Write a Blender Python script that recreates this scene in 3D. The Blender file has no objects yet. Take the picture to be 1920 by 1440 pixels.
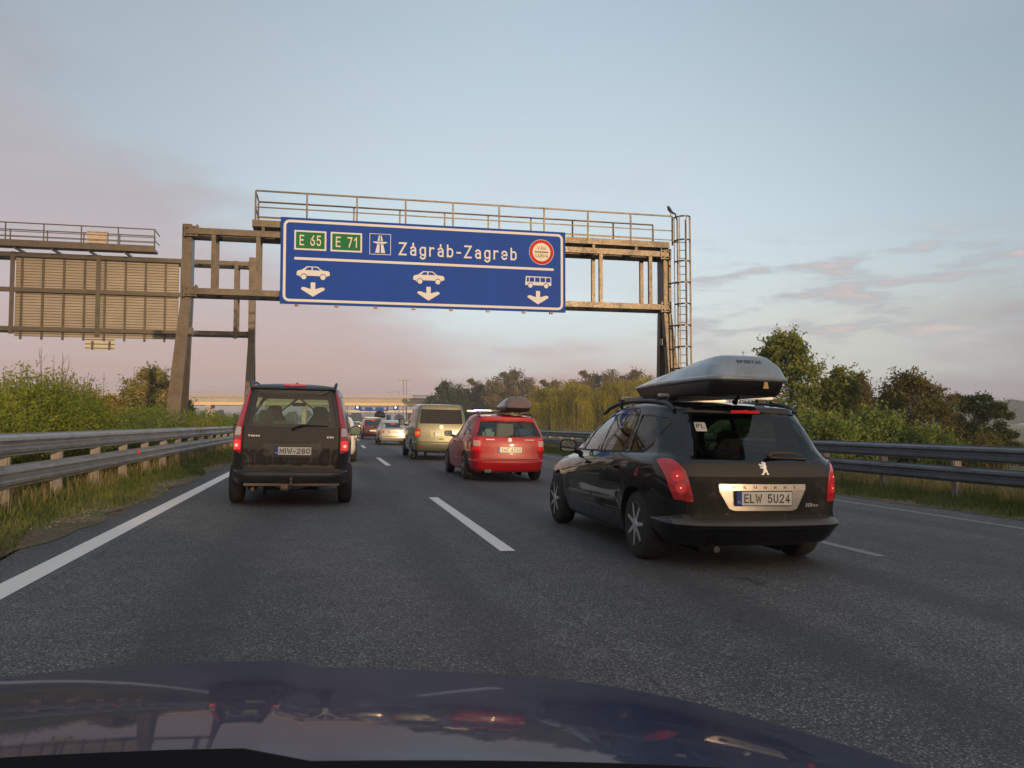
import bpy, bmesh, math, random
import numpy as np
from mathutils import Vector, Matrix
from mathutils.bvhtree import BVHTree
R = math.radians
SC = bpy.context.scene
COL = SC.collection
# ------------------------------------------------------------------ camera
YAW, CAMH = 12.9, 1.2
cam = bpy.data.cameras.new('camera'); cam.sensor_width = 36.0; cam.lens = 1497.0/1920*36
cam.clip_start = 0.05; cam.clip_end = 6000
co = bpy.data.objects.new('camera', cam); COL.objects.link(co)
co.location = (0, 0, CAMH); co.rotation_euler = (R(90)+math.atan(72.5/1497), 0, R(-YAW))
SC.camera = co
# ------------------------------------------------------------------ sky and sun
SUN_AZ, SUN_EL = 14.0, 5.5          # sun stands behind the camera, a little to the right
SC.view_settings.view_transform = 'Standard'; SC.view_settings.look = 'None'
SC.view_settings.gamma = 1.0; SC.view_settings.exposure = EXPO = 0.25
sdir = Vector((math.sin(R(SUN_AZ))*math.cos(R(SUN_EL)), -math.cos(R(SUN_AZ))*math.cos(R(SUN_EL)), math.sin(R(SUN_EL))))
sl = bpy.data.lights.new('sun', 'SUN'); sl.energy = 3.1; sl.angle = R(0.6); sl.color = (1.0, 0.66, 0.36)
so = bpy.data.objects.new('sun', sl); COL.objects.link(so)
so.rotation_euler = sdir.to_track_quat('Z', 'Y').to_euler(); so.location = (20, -60, 40)
W = bpy.data.worlds.new('World'); SC.world = W; W.use_nodes = True
NT = W.node_tree; N = NT.nodes; L = NT.links; N.clear()
def nd(nt, t, **k):
    n = nt.nodes.new(t)
    for a, b in k.items():
        if a.startswith('i_'):
            n.inputs[int(a[2:]) if a[2:].isdigit() else a[2:].replace('_', ' ')].default_value = b
        else: setattr(n, a, b)
    return n
def s2l(c):
    return tuple(((v/255/12.92) if v/255 <= .04045 else ((v/255+.055)/1.055)**2.4) for v in c) + (1,)
def ramp(nt, stops, interp='LINEAR'):
    n = nt.nodes.new('ShaderNodeValToRGB'); e = n.color_ramp; e.interpolation = interp
    while len(e.elements) > 1: e.elements.remove(e.elements[0])
    e.elements[0].position = stops[0][0]; e.elements[0].color = stops[0][1]
    for p, c in stops[1:]:
        q = e.elements.new(p); q.color = c
    return n
def mth(nt, op, a, b=None, c=None, clamp=False):
    n = nt.nodes.new('ShaderNodeMath'); n.operation = op; n.use_clamp = clamp
    for i, v in enumerate((a, b, c)):
        if v is None: continue
        if hasattr(v, 'is_output') or hasattr(v, 'links'): nt.links.new(v, n.inputs[i])
        else: n.inputs[i].default_value = v
    return n.outputs[0]
def mixc(nt, f, a, b):
    n = nt.nodes.new('ShaderNodeMix'); n.data_type = 'RGBA'
    for i, v in ((0, f), (6, a), (7, b)):
        if hasattr(v, 'is_output'): nt.links.new(v, n.inputs[i])
        else: n.inputs[i].default_value = v
    return n.outputs[2]
def sstep(nt, v, a, b):
    n = nt.nodes.new('ShaderNodeMapRange'); n.interpolation_type = 'SMOOTHSTEP'
    nt.links.new(v, n.inputs[0]); n.inputs[1].default_value = a; n.inputs[2].default_value = b
    return n.outputs[0]
def world():
    nt = NT
    tc = nd(nt, 'ShaderNodeTexCoord')
    sep = nd(nt, 'ShaderNodeSeparateXYZ'); L.new(tc.outputs['Generated'], sep.inputs[0])
    X, Y, Z = sep.outputs
    el = mth(nt, 'MULTIPLY', mth(nt, 'ARCSINE', mth(nt, 'MINIMUM', mth(nt, 'MAXIMUM', Z, -1.0), 1.0)), 180/math.pi)
    az = mth(nt, 'MULTIPLY', mth(nt, 'ARCTAN2', X, Y), 180/math.pi)       # 0 = along the road, + to the right
    sky = nd(nt, 'ShaderNodeTexSky', sky_type='NISHITA', sun_disc=False, sun_elevation=R(SUN_EL), sun_rotation=R(180-SUN_AZ))
    sky.air_density = 1.3; sky.dust_density = 2.5
    # planar coordinates of a cloud deck high above, so that clouds flatten to the horizon
    den = mth(nt, 'ADD', mth(nt, 'MAXIMUM', Z, 0.0), 0.06)
    cx = mth(nt, 'DIVIDE', X, den); cy = mth(nt, 'DIVIDE', Y, den)
    cv = nd(nt, 'ShaderNodeCombineXYZ'); L.new(cx, cv.inputs[0]); L.new(cy, cv.inputs[1])
    def noise(scale, detail, rough=.5, vec=None, off=0):
        n = nd(nt, 'ShaderNodeTexNoise'); n.inputs['Scale'].default_value = scale; n.inputs['Detail'].default_value = detail
        n.inputs['Roughness'].default_value = rough
        mp = nd(nt, 'ShaderNodeMapping'); mp.inputs['Location'].default_value = (off, off*.7, 0)
        L.new(vec if vec is not None else cv.outputs[0], mp.inputs[0]); L.new(mp.outputs[0], n.inputs[0])
        return n.outputs[0]
    n1 = noise(.28, 4, .5, None, 3.1)
    ea = nd(nt, 'ShaderNodeCombineXYZ'); L.new(mth(nt, 'MULTIPLY', az, .055), ea.inputs[0]); L.new(mth(nt, 'MULTIPLY', el, .16), ea.inputs[1])
    n2 = noise(1.0, 5, .55, ea.outputs[0], 7.7)
    # clear air, by elevation
    g = ramp(nt, [(0, s2l((196,182,178))), (.10, s2l((222,226,224))), (.24, s2l((226,240,245))), (.42, s2l((214,231,241))), (.66, s2l((196,215,229))), (1, s2l((170,189,206)))])
    L.new(mth(nt, 'DIVIDE', el, 34.0, clamp=True), g.inputs[0])
    col = g.outputs[0]
    # pale yellow low on the right
    yl = mth(nt, 'MULTIPLY', sstep(nt, az, 14, 40), mth(nt, 'MULTIPLY', sstep(nt, el, 1, 4), mth(nt, 'SUBTRACT', 1.0, sstep(nt, el, 5, 12))))
    col = mixc(nt, mth(nt, 'MULTIPLY', yl, .85), col, s2l((224,224,210)))
    # darker slate towards the upper corners
    side = sstep(nt, mth(nt, 'ADD', mth(nt, 'ABSOLUTE', mth(nt, 'SUBTRACT', az, 14.0)), mth(nt, 'MULTIPLY', el, .5)), 14, 52)
    col = mixc(nt, mth(nt, 'MULTIPLY', side, .72), col, s2l((138,158,171)))
    # rose-grey mist, thick to the left and low down, fraying into the blue
    edge = mth(nt, 'ADD', mth(nt, 'MULTIPLY', mth(nt, 'SUBTRACT', n2, .5), 22.0), mth(nt, 'MULTIPLY', mth(nt, 'SUBTRACT', n1, .5), 12.0))
    top = mth(nt, 'ADD', mth(nt, 'MULTIPLY', mth(nt, 'SUBTRACT', 1.0, sstep(nt, az, -24, 14)), 17.0), mth(nt, 'ADD', 5.5, mth(nt, 'MULTIPLY', sstep(nt, az, 6, 34), -1.2)))
    h = mth(nt, 'SUBTRACT', mth(nt, 'ADD', top, edge), el)
    mist = sstep(nt, h, -3.5, 5.0)
    mg = ramp(nt, [(0, s2l((200,164,158))), (.14, s2l((208,176,170))), (.35, s2l((204,188,191))), (.7, s2l((180,177,186))), (1, s2l((160,166,178)))])
    L.new(mth(nt, 'DIVIDE', el, 26.0, clamp=True), mg.inputs[0])
    mcol = mixc(nt, mth(nt, 'MULTIPLY', sstep(nt, az, 18, 44), .8), mg.outputs[0], s2l((166,158,166)))
    col = mixc(nt, mth(nt, 'MULTIPLY', mist, .94), col, mcol)
    # small clouds at middle height right of the gantry
    pv = nd(nt, 'ShaderNodeCombineXYZ'); L.new(mth(nt, 'MULTIPLY', az, .17), pv.inputs[0]); L.new(mth(nt, 'MULTIPLY', el, .75), pv.inputs[1])
    pn = noise(1.0, 7, .56, pv.outputs[0], 21.3)
    pw = mth(nt, 'MULTIPLY', sstep(nt, az, 20, 27), mth(nt, 'MULTIPLY', sstep(nt, el, 4.0, 6.5), mth(nt, 'SUBTRACT', 1.0, sstep(nt, el, 10.0, 13.5))))
    pf = mth(nt, 'MULTIPLY', sstep(nt, pn, .46, .64), mth(nt, 'MULTIPLY', pw, .95))
    col = mixc(nt, pf, col, mixc(nt, sstep(nt, pn, .53, .7), s2l((178,184,194)), s2l((222,204,200))))
    # high thin streaks everywhere
    st = noise(.55, 6, .6, None, 40)
    col = mixc(nt, mth(nt, 'MULTIPLY', sstep(nt, st, .45, .75), .30), col, s2l((205,205,212)))
    # behind the camera the haze is even
    col = mixc(nt, sstep(nt, mth(nt, 'MULTIPLY', Y, -1.0), -.15, .45), col, s2l((150,152,158)))
    col = mixc(nt, sstep(nt, el, 33, 50), col, s2l((168,184,200)))
    # the half of the sky round the sun, behind the camera: bright warm haze
    dt = nd(nt, 'ShaderNodeVectorMath', operation='DOT_PRODUCT'); L.new(tc.outputs['Generated'], dt.inputs[0]); dt.inputs[1].default_value = sdir
    gl = sstep(nt, dt.outputs['Value'], -.15, 1.0)
    col2 = mixc(nt, mth(nt, 'POWER', gl, 2.6), col, (1.25, .92, .66, 1))
    up = sstep(nt, el, 32, 70)
    col2 = mixc(nt, mth(nt, 'MULTIPLY', up, .5), col2, s2l((190,205,225)))
    k = 2**(-EXPO)
    sc = nd(nt, 'ShaderNodeVectorMath', operation='SCALE'); L.new(col2, sc.inputs[0]); sc.inputs['Scale'].default_value = 10.0*k
    fin = mixc(nt, .93, sky.outputs[0], sc.outputs[0])
    bg = nd(nt, 'ShaderNodeBackground'); bg.inputs[1].default_value = 0.1
    L.new(fin, bg.inputs[0])
    o = nd(nt, 'ShaderNodeOutputWorld'); L.new(bg.outputs[0], o.inputs[0])
world()
# ------------------------------------------------------------------ materials
MATS = {}
def mat(name, col, rough=.5, metal=0, spec=None, coat=0, coat_rough=.03, var=0, vscale=6, bump=0, bscale=40, dirt=None, dscale=3, dlo=.45, dhi=.7, emit=None, estr=0, rvar=0, alpha=None):
    if name in MATS: return MATS[name]
    m = bpy.data.materials.new(name); m.use_nodes = True; nt = m.node_tree
    b = nt.nodes['Principled BSDF']
    col = tuple(col)[:3] + (1,)
    b.inputs['Base Color'].default_value = col; b.inputs['Roughness'].default_value = rough; b.inputs['Metallic'].default_value = metal
    if spec is not None: b.inputs['Specular IOR Level'].default_value = spec
    if coat: b.inputs['Coat Weight'].default_value = coat; b.inputs['Coat Roughness'].default_value = coat_rough
    if emit: b.inputs['Emission Color'].default_value = tuple(emit)[:3]+(1,); b.inputs['Emission Strength'].default_value = estr
    if var or bump or dirt or rvar:
        tc = nd(nt, 'ShaderNodeTexCoord'); out = None
        def nz(s, d=5, r=.6):
            n = nd(nt, 'ShaderNodeTexNoise'); n.inputs['Scale'].default_value = s; n.inputs['Detail'].default_value = d; n.inputs['Roughness'].default_value = r
            nt.links.new(tc.outputs['Object'], n.inputs[0]); return n.outputs[0]
        c = None
        if var:
            r = ramp(nt, [(.3, tuple(v*(1-var) for v in col[:3])+(1,)), (.7, tuple(min(1, v*(1+var)) for v in col[:3])+(1,))])
            nt.links.new(nz(vscale), r.inputs[0]); c = r.outputs[0]
        if dirt:
            f = sstep(nt, nz(dscale, 8, .65), dlo, dhi)
            c = mixc(nt, mth(nt, 'MULTIPLY', f, dirt[3] if len(dirt) > 3 else 1.0), c if c is not None else col, tuple(dirt[:3])+(1,))
            if metal > .3:
                nt.links.new(mth(nt, 'SUBTRACT', metal, mth(nt, 'MULTIPLY', f, metal*.8)), b.inputs['Metallic'])
        if c is not None: nt.links.new(c, b.inputs['Base Color'])
        if rvar:
            nt.links.new(mth(nt, 'ADD', rough-rvar*.5, mth(nt, 'MULTIPLY', nz(vscale*1.7, 6), rvar)), b.inputs['Roughness'])
        if bump:
            bp = nd(nt, 'ShaderNodeBump'); bp.inputs['Strength'].default_value = bump; bp.inputs['Distance'].default_value = .02
            nt.links.new(nz(bscale), bp.inputs['Height']); nt.links.new(bp.outputs[0], b.inputs['Normal'])
    MATS[name] = m; return m
def glass_mat(name, tint, trans=.6, rough=.01, f0=1.45):
    if name in MATS: return MATS[name]
    m = bpy.data.materials.new(name); m.use_nodes = True; nt = m.node_tree; nt.nodes.clear()
    tr = nd(nt, 'ShaderNodeBsdfTransparent'); tr.inputs[0].default_value = tuple(t*trans for t in tint)+(1,)
    gl = nd(nt, 'ShaderNodeBsdfGlossy'); gl.inputs['Roughness'].default_value = rough; gl.inputs[0].default_value = (1, 1, 1, 1)
    ge = nd(nt, 'ShaderNodeNewGeometry'); dp = nd(nt, 'ShaderNodeVectorMath', operation='DOT_PRODUCT')
    nt.links.new(ge.outputs['Incoming'], dp.inputs[0]); nt.links.new(ge.outputs['Normal'], dp.inputs[1])
    sch = mth(nt, 'POWER', mth(nt, 'SUBTRACT', 1.0, mth(nt, 'ABSOLUTE', dp.outputs['Value']), clamp=True), 5.0)
    fac = mth(nt, 'ADD', .05, mth(nt, 'MULTIPLY', sch, .93), clamp=True)
    mx = nd(nt, 'ShaderNodeMixShader'); nt.links.new(fac, mx.inputs[0]); nt.links.new(tr.outputs[0], mx.inputs[1]); nt.links.new(gl.outputs[0], mx.inputs[2])
    o = nd(nt, 'ShaderNodeOutputMaterial'); nt.links.new(mx.outputs[0], o.inputs[0])
    MATS[name] = m; return m
def leaf_mat(name, c1, c2, scale=1.2, trans=.35, hue=None):
    if name in MATS: return MATS[name]
    m = bpy.data.materials.new(name); m.use_nodes = True; nt = m.node_tree; nt.nodes.clear()
    tc = nd(nt, 'ShaderNodeTexCoord'); n = nd(nt, 'ShaderNodeTexNoise'); n.inputs['Scale'].default_value = scale; n.inputs['Detail'].default_value = 3
    nt.links.new(tc.outputs['Object'], n.inputs[0])
    geo = nd(nt, 'ShaderNodeNewGeometry')
    f = mth(nt, 'ADD', mth(nt, 'MULTIPLY', sstep(nt, n.outputs[0], .35, .65), .7), mth(nt, 'MULTIPLY', geo.outputs['Random Per Island'], .3))
    c = mixc(nt, f, tuple(c1)+(1,), tuple(c2)+(1,))
    d = nd(nt, 'ShaderNodeBsdfDiffuse'); t = nd(nt, 'ShaderNodeBsdfTranslucent')
    nt.links.new(c, d.inputs[0]); nt.links.new(c, t.inputs[0])
    mx = nd(nt, 'ShaderNodeMixShader'); mx.inputs[0].default_value = trans
    nt.links.new(d.outputs[0], mx.inputs[1]); nt.links.new(t.outputs[0], mx.inputs[2])
    o = nd(nt, 'ShaderNodeOutputMaterial'); nt.links.new(mx.outputs[0], o.inputs[0])
    MATS[name] = m; return m
M = {
 'steel': lambda: mat('galvanised_steel', (.095, .083, .068), .42, .7, var=.18, vscale=9, dirt=(.035, .026, .018, .7), dscale=1.6, dlo=.45, dhi=.72, rvar=.4),
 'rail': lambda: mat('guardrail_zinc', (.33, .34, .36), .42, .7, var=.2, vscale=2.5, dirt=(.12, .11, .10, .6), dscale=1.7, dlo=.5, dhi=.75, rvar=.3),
 'dark_rail': lambda: mat('weathered_zinc', (.16, .18, .21), .45, .6, var=.2, vscale=2.5, dirt=(.07, .07, .07, .6), dscale=1.7, rvar=.3),
 'post': lambda: mat('post_zinc', (.20, .19, .175), .6, .35, var=.3, vscale=5, dirt=(.15, .12, .09, .6), dscale=4),
 'blue': lambda: mat('sign_blue', (.004, .050, .33), .6, spec=.15, var=.06, vscale=1),
 'white': lambda: mat('sign_white', (.58, .60, .64), .6, spec=.2),
 'green': lambda: mat('sign_green', (.004, .13, .045), .6, spec=.2),
 'red': lambda: mat('sign_red', (.42, .008, .01), .6, spec=.2),
 'cream': lambda: mat('sign_cream', (.62, .60, .52), .6, spec=.2),
 'black': lambda: mat('black_plastic', (.012, .012, .013), .45),
 'rubber': lambda: mat('tyre_rubber', (.014, .014, .014), .8, bump=.2, bscale=30, dirt=(.05, .045, .04, .5), dscale=5),
 'chrome': lambda: mat('chrome', (.75, .75, .75), .12, 1),
 'seam': lambda: mat('panel_gap', (.004, .004, .004), .7),
 'inner': lambda: mat('car_interior', (.02, .021, .02), .9),
 'seat': lambda: mat('seat_fabric', (.05, .052, .055), .95),
 'plate': lambda: mat('plate_white', (.72, .70, .64), .4),
 'ink': lambda: mat('plate_ink', (.01, .01, .01), .5),
 'ink_pale': lambda: mat('faded_ink', (.25, .22, .2), .5),
 'eu': lambda: mat('plate_blue', (.02, .06, .35), .4),
 'tail': lambda: mat('tail_lamp_red', (.40, .008, .018), .2, coat=1, emit=(1, .02, .03), estr=.04),
 'brake': lambda: mat('brake_lamp_lit', (.6, .01, .01), .2, coat=1, emit=(1, .03, .015), estr=.5),
 'clear': lambda: mat('lamp_clear', (.62, .56, .50), .15, coat=1),
 'amber': lambda: mat('lamp_amber', (.7, .25, .04), .2, coat=1),
 'bark': lambda: mat('bark', (.09, .07, .055), .9, var=.3, vscale=8, bump=.5, bscale=20),
 'concrete': lambda: mat('concrete', (.42, .38, .33), .85, var=.14, vscale=.8, bump=.15, bscale=5, dirt=(.22, .2, .17, .5), dscale=.6),
}
def mm(k): return M[k]() if isinstance(k, str) else k
# ------------------------------------------------------------------ object helpers
def link(name, me, material=None, parent=None, loc=None, rot=None, smooth=False):
    o = bpy.data.objects.new(name, me); COL.objects.link(o)
    if material is not None:
        me.materials.clear(); me.materials.append(mm(material))
    if parent is not None: o.parent = parent
    if loc is not None: o.location = loc
    if rot is not None: o.rotation_euler = rot
    if smooth: me.shade_smooth()
    return o
def tag(o, label=None, cat=None, group=None, kind=None):
    if label: o['label'] = label
    if cat: o['category'] = cat
    if group: o['group'] = group
    if kind: o['kind'] = kind
    return o
def thing(name, label, cat, loc=(0, 0, 0), rz=0, group=None):
    o = bpy.data.objects.new(name, None); COL.objects.link(o); o.empty_display_size = .3
    o.location = loc; o.rotation_euler = (0, 0, rz)
    return tag(o, label, cat, group)
def copy_tree(o, parent=None):
    c = o.copy(); COL.objects.link(c); c.parent = parent
    for ch in list(o.children): copy_tree(ch, c)
    return c
class MB:
    def __init__(s): s.v = []; s.f = []
    def add(s, v, f):
        n = len(s.v); s.v += [tuple(p) for p in v]; s.f += [tuple(i+n for i in q) for q in f]; return s
    def box(s, x0, x1, y0, y1, z0, z1):
        v = [(x0,y0,z0),(x1,y0,z0),(x1,y1,z0),(x0,y1,z0),(x0,y0,z1),(x1,y0,z1),(x1,y1,z1),(x0,y1,z1)]
        return s.add(v, [(0,3,2,1),(4,5,6,7),(0,1,5,4),(1,2,6,5),(2,3,7,6),(3,0,4,7)])
    def frame(s, a, b):
        a, b = Vector(a), Vector(b); d = (b-a).normalized()
        u = d.cross(Vector((0, 0, 1)))
        if u.length < .05: u = Vector((1, 0, 0))
        u.normalize(); w = u.cross(d).normalized(); return a, b, u, w
    def bar(s, a, b, w, h=None):
        h = h or w; a, b, u, q = s.frame(a, b); v = []
        for p in (a, b):
            for sx, sz in ((-1,-1),(1,-1),(1,1),(-1,1)): v.append(p+u*sx*w/2+q*sz*h/2)
        return s.add(v, [(0,1,2,3),(7,6,5,4),(0,4,5,1),(1,5,6,2),(2,6,7,3),(3,7,4,0)])
    def tube(s, a, b, r, n=8, r2=None, cap=True):
        r2 = r if r2 is None else r2; a, b, u, q = s.frame(a, b); v = []
        for p, rr in ((a, r), (b, r2)):
            for i in range(n):
                t = 2*math.pi*i/n; v.append(p+u*math.cos(t)*rr+q*math.sin(t)*rr)
        f = [(i, i+n, (i+1) % n+n, (i+1) % n) for i in range(n)]
        if cap: f += [tuple(range(n)), tuple(range(2*n-1, n-1, -1))]
        return s.add(v, f)
    def path(s, pts, r, n=8):
        pts = [Vector(p) for p in pts]; rr = r if isinstance(r, (list, tuple)) else [r]*len(pts); V = []
        u0 = None
        for i, p in enumerate(pts):
            d = (pts[min(i+1, len(pts)-1)]-pts[max(i-1, 0)]).normalized()
            u = d.cross(Vector((0, 0, 1))) if u0 is None else (u0-d*u0.dot(d))
            if u.length < .05: u = Vector((1, 0, 0)); u = u-d*u.dot(d)
            u.normalize(); u0 = u; w = u.cross(d)
            for k in range(n):
                t = 2*math.pi*k/n; V.append(p+u*math.cos(t)*rr[i]+w*math.sin(t)*rr[i])
        f = []
        for i in range(len(pts)-1):
            for k in range(n):
                f.append((i*n+k, (i+1)*n+k, (i+1)*n+(k+1) % n, i*n+(k+1) % n))
        f += [tuple(range(n)), tuple(range(len(V)-1, len(V)-n-1, -1))]
        return s.add(V, f)
    def prism(s, pts, y0, y1):          # polygon in x-z pushed along y
        n = len(pts); v = [(x, y0, z) for x, z in pts]+[(x, y1, z) for x, z in pts]
        return s.add(v, [tuple(range(n)), tuple(range(2*n-1, n-1, -1))]+[(i, i+n, (i+1) % n+n, (i+1) % n) for i in range(n)])
    def prismx(s, pts, x0, x1):         # polygon in y-z pushed along x
        n = len(pts); v = [(x0, y, z) for y, z in pts]+[(x1, y, z) for y, z in pts]
        return s.add(v, [tuple(range(n)), tuple(range(2*n-1, n-1, -1))]+[(i, i+n, (i+1) % n+n, (i+1) % n) for i in range(n)])
    def lathe_x(s, prof, n=32, cx=0, cy=0, cz=0):   # profile (x, r) spun about the x axis
        v = []
        for x, r in prof:
            for k in range(n):
                t = 2*math.pi*k/n; v.append((cx+x, cy+math.cos(t)*r, cz+math.sin(t)*r))
        f = []
        for i in range(len(prof)-1):
            for k in range(n): f.append((i*n+k, i*n+(k+1) % n, (i+1)*n+(k+1) % n, (i+1)*n+k))
        f += [tuple(range(n))[::-1], tuple(range(len(v)-n, len(v)))]
        return s.add(v, f)
    def mesh(s, name, fix=True):
        me = bpy.data.meshes.new(name); me.from_pydata(s.v, [], s.f); me.validate()
        if fix:
            bm = bmesh.new(); bm.from_mesh(me); bmesh.ops.recalc_face_normals(bm, faces=bm.faces); bm.to_mesh(me); bm.free()
        return me
    def build(s, name, material, parent=None, smooth=False, loc=None, bevel=0, ang=40):
        me = s.mesh(name)
        if bevel:
            bm = bmesh.new(); bm.from_mesh(me)
            es = [e for e in bm.edges if len(e.link_faces) == 2 and e.calc_face_angle(0) > R(35)]
            bmesh.ops.bevel(bm, geom=es, offset=bevel, segments=2, affect='EDGES', clamp_overlap=True)
            bm.to_mesh(me); bm.free(); smooth = True
        o = link(name, me, material, parent, loc)
        if smooth:
            me.shade_smooth()
            try: me.set_sharp_from_angle(angle=R(ang))
            except Exception: pass
        return o
def np_mesh(name, verts, quads):
    me = bpy.data.meshes.new(name); nv = len(verts); nf = len(quads)
    me.vertices.add(nv); me.vertices.foreach_set('co', np.asarray(verts, dtype=np.float32).ravel())
    me.loops.add(nf*4); me.loops.foreach_set('vertex_index', np.asarray(quads, dtype=np.int32).ravel())
    me.polygons.add(nf); me.polygons.foreach_set('loop_start', np.arange(0, nf*4, 4, dtype=np.int32))
    me.update(calc_edges=True); return me
_tc = {}
def text2d(s, bold=0.0, space=1.0):
    k = (s, bold, space)
    if k in _tc: return _tc[k]
    cu = bpy.data.curves.new('t', 'FONT'); cu.body = s; cu.offset = bold; cu.space_character = space; cu.resolution_u = 3
    o = bpy.data.objects.new('t', cu); COL.objects.link(o)
    dg = bpy.context.evaluated_depsgraph_get(); me = o.evaluated_get(dg).to_mesh()
    v = [(p.co.x, p.co.y) for p in me.vertices]; f = [tuple(p.vertices) for p in me.polygons]
    o.evaluated_get(dg).to_mesh_clear(); bpy.data.objects.remove(o); bpy.data.curves.remove(cu)
    xs = [p[0] for p in v]; x0, x1 = min(xs), max(xs)
    v = [((x-x0)/(x1-x0), y) for x, y in v]
    _tc[k] = (v, f, x1-x0); return _tc[k]
CAPH = 0.729
def text_on_y(mb, s, x0, x1, zb, cap, y, bold=0.0, space=1.0):
    v, f, w = text2d(s, bold, space)
    mb.add([(x0+p[0]*(x1-x0), y, zb+p[1]*cap/CAPH) for p in v], f)
# ------------------------------------------------------------------ a plain sans-serif alphabet drawn with round-cornered strokes (road-sign style)
def _arc(cx_, cy_, rx, ry, a0, a1, n=10):
    return [(cx_+rx*math.cos(R(a0+(a1-a0)*k/n)), cy_+ry*math.sin(R(a0+(a1-a0)*k/n))) for k in range(n+1)]
def _glyphs():
    g = {}
    A = _arc
    g['E'] = (.5, [[(.5, 1), (0, 1), (0, 0), (.5, 0)], [(0, .52), (.43, .52)]])
    g['L'] = (.45, [[(0, 1), (0, 0), (.45, 0)]])
    g['Z'] = (.58, [[(0, 1), (.58, 1), (0, 0), (.58, 0)]])
    g['I'] = (0, [[(0, 1), (0, 0)]])
    g['M'] = (.66, [[(0, 0), (0, 1), (.33, .32), (.66, 1), (.66, 0)]])
    g['N'] = (.56, [[(0, 0), (0, 1), (.56, 0), (.56, 1)]])
    g['W'] = (.8, [[(0, 1), (.2, 0), (.4, .8), (.6, 0), (.8, 1)]])
    g['V'] = (.6, [[(0, 1), (.3, 0), (.6, 1)]])
    g['A'] = (.6, [[(0, 0), (.3, 1), (.6, 0)], [(.11, .33), (.49, .33)]])
    g['Á'] = (.6, [[(0, 0), (.3, 1), (.6, 0)], [(.11, .33), (.49, .33)], [(.28, 1.14), (.36, 1.32)]])
    g['P'] = (.5, [[(0, 0), (0, 1), (.25, 1)]+A(.25, .74, .25, .26, 90, -90)+[(0, .48)]])
    g['R'] = (.52, [[(0, 0), (0, 1), (.25, 1)]+A(.25, .74, .25, .26, 90, -90)+[(0, .48)], [(.28, .48), (.52, 0)]])
    g['T'] = (.56, [[(0, 1), (.56, 1)], [(.28, 1), (.28, 0)]])
    g['U'] = (.54, [[(0, 1), (0, .27)]+A(.27, .27, .27, .27, 180, 360)+[(.54, 1)]])
    g['O'] = (.56, [A(.28, .72, .28, .28, 0, 180)+A(.28, .28, .28, .28, 180, 360)+[(.56, .72)]])
    g['0'] = g['O']
    g['G'] = (.56, [A(.28, .72, .28, .28, 20, 180)+A(.28, .28, .28, .28, 180, 360)+[(.56, .47), (.33, .47)]])
    g['C'] = (.54, [A(.28, .72, .28, .28, 20, 180)+A(.28, .28, .28, .28, 180, 340)])
    g['D'] = (.54, [[(0, 0), (0, 1), (.24, 1)]+A(.24, .5, .3, .5, 90, -90)+[(0, 0)]])
    g['S'] = (.52, [A(.26, .75, .25, .25, 25, 250, 12)+A(.26, .25, .26, .25, 80, -155, 12)])
    g['B'] = (.5, [[(0, 0), (0, 1), (.25, 1)]+A(.25, .76, .22, .24, 90, -90)+[(0, .52)], [(.22, .52)]+A(.24, .26, .26, .26, 90, -90)+[(0, 0)]])
    g['1'] = (.24, [[(0, .76), (.24, 1), (.24, 0)]])
    g['2'] = (.52, [A(.26, .74, .26, .26, 165, -35, 12)+[(0, 0), (.52, 0)]])
    g['3'] = (.5, [A(.25, .76, .23, .24, 160, -80, 12), A(.24, .26, .26, .28, 85, -160, 12)])
    g['4'] = (.56, [[(.4, 0), (.4, 1), (0, .26), (.56, .26)]])
    g['5'] = (.52, [[(.47, 1), (.06, 1), (.03, .54)]+A(.24, .32, .27, .32, 125, -150, 14)])
    g['6'] = (.54, [[(.42, 1), (.10, .60), (.0, .36)]+A(.27, .28, .27, .28, 170, 505, 20)])
    g['7'] = (.5, [[(0, 1), (.5, 1), (.16, 0)]])
    g['8'] = (.52, [A(.26, .76, .22, .235, -90, 270, 18), A(.26, .26, .26, .26, 90, 450, 18)])
    g['-'] = (.3, [[(0, .38), (.3, .38)]])
    g['H'] = (.56, [[(0, 1), (0, 0)], [(.56, 1), (.56, 0)], [(0, .52), (.56, .52)]])
    # lower case, x-height .70
    g['a'] = (.46, [A(.23, .47, .22, .23, 150, 0, 8)+[(.45, 0)], [(.45, .40), (.22, .40)]+A(.22, .2, .2, .2, 90, 270, 10)+[(.45, .04)]])
    g['á'] = (.46, g['a'][1]+[[(.24, .86), (.24, 1.0)]])
    g['g'] = (.46, [[(.46, .68), (.46, -.06)]+A(.23, -.06, .23, .24, 0, -155, 8), [(.46, .6)]+A(.23, .46, .23, .24, 40, 180, 8)+A(.23, .26, .23, .24, 180, 320, 8)+[(.46, .12)]])
    g['r'] = (.32, [[(0, .7), (0, 0)], [(0, .42)]+A(.24, .42, .24, .27, 180, 65, 8)])
    g['b'] = (.46, [[(0, 1), (0, 0)], [(0, .58)]+A(.23, .46, .23, .24, 140, 0, 8)+A(.23, .24, .23, .24, 0, -140, 8)+[(0, .12)]])
    g['e'] = (.46, [[(0, .36), (.46, .36)]+A(.23, .46, .23, .24, 0, 180, 10)+A(.23, .24, .23, .24, 180, 325, 8)])
    g['n'] = (.44, [[(0, .7), (0, 0)], [(0, .5)]+A(.22, .46, .22, .24, 165, 0, 8)+[(.44, 0)]])
    g['o'] = (.46, [A(.23, .46, .23, .24, 0, 180, 8)+A(.23, .24, .23, .24, 180, 360, 8)+[(.46, .46)]])
    g['*'] = (.16, [[(0, .93), (.16, .93)]]); g[' '] = (.3, [])
    return g
GLY = _glyphs()
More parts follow.
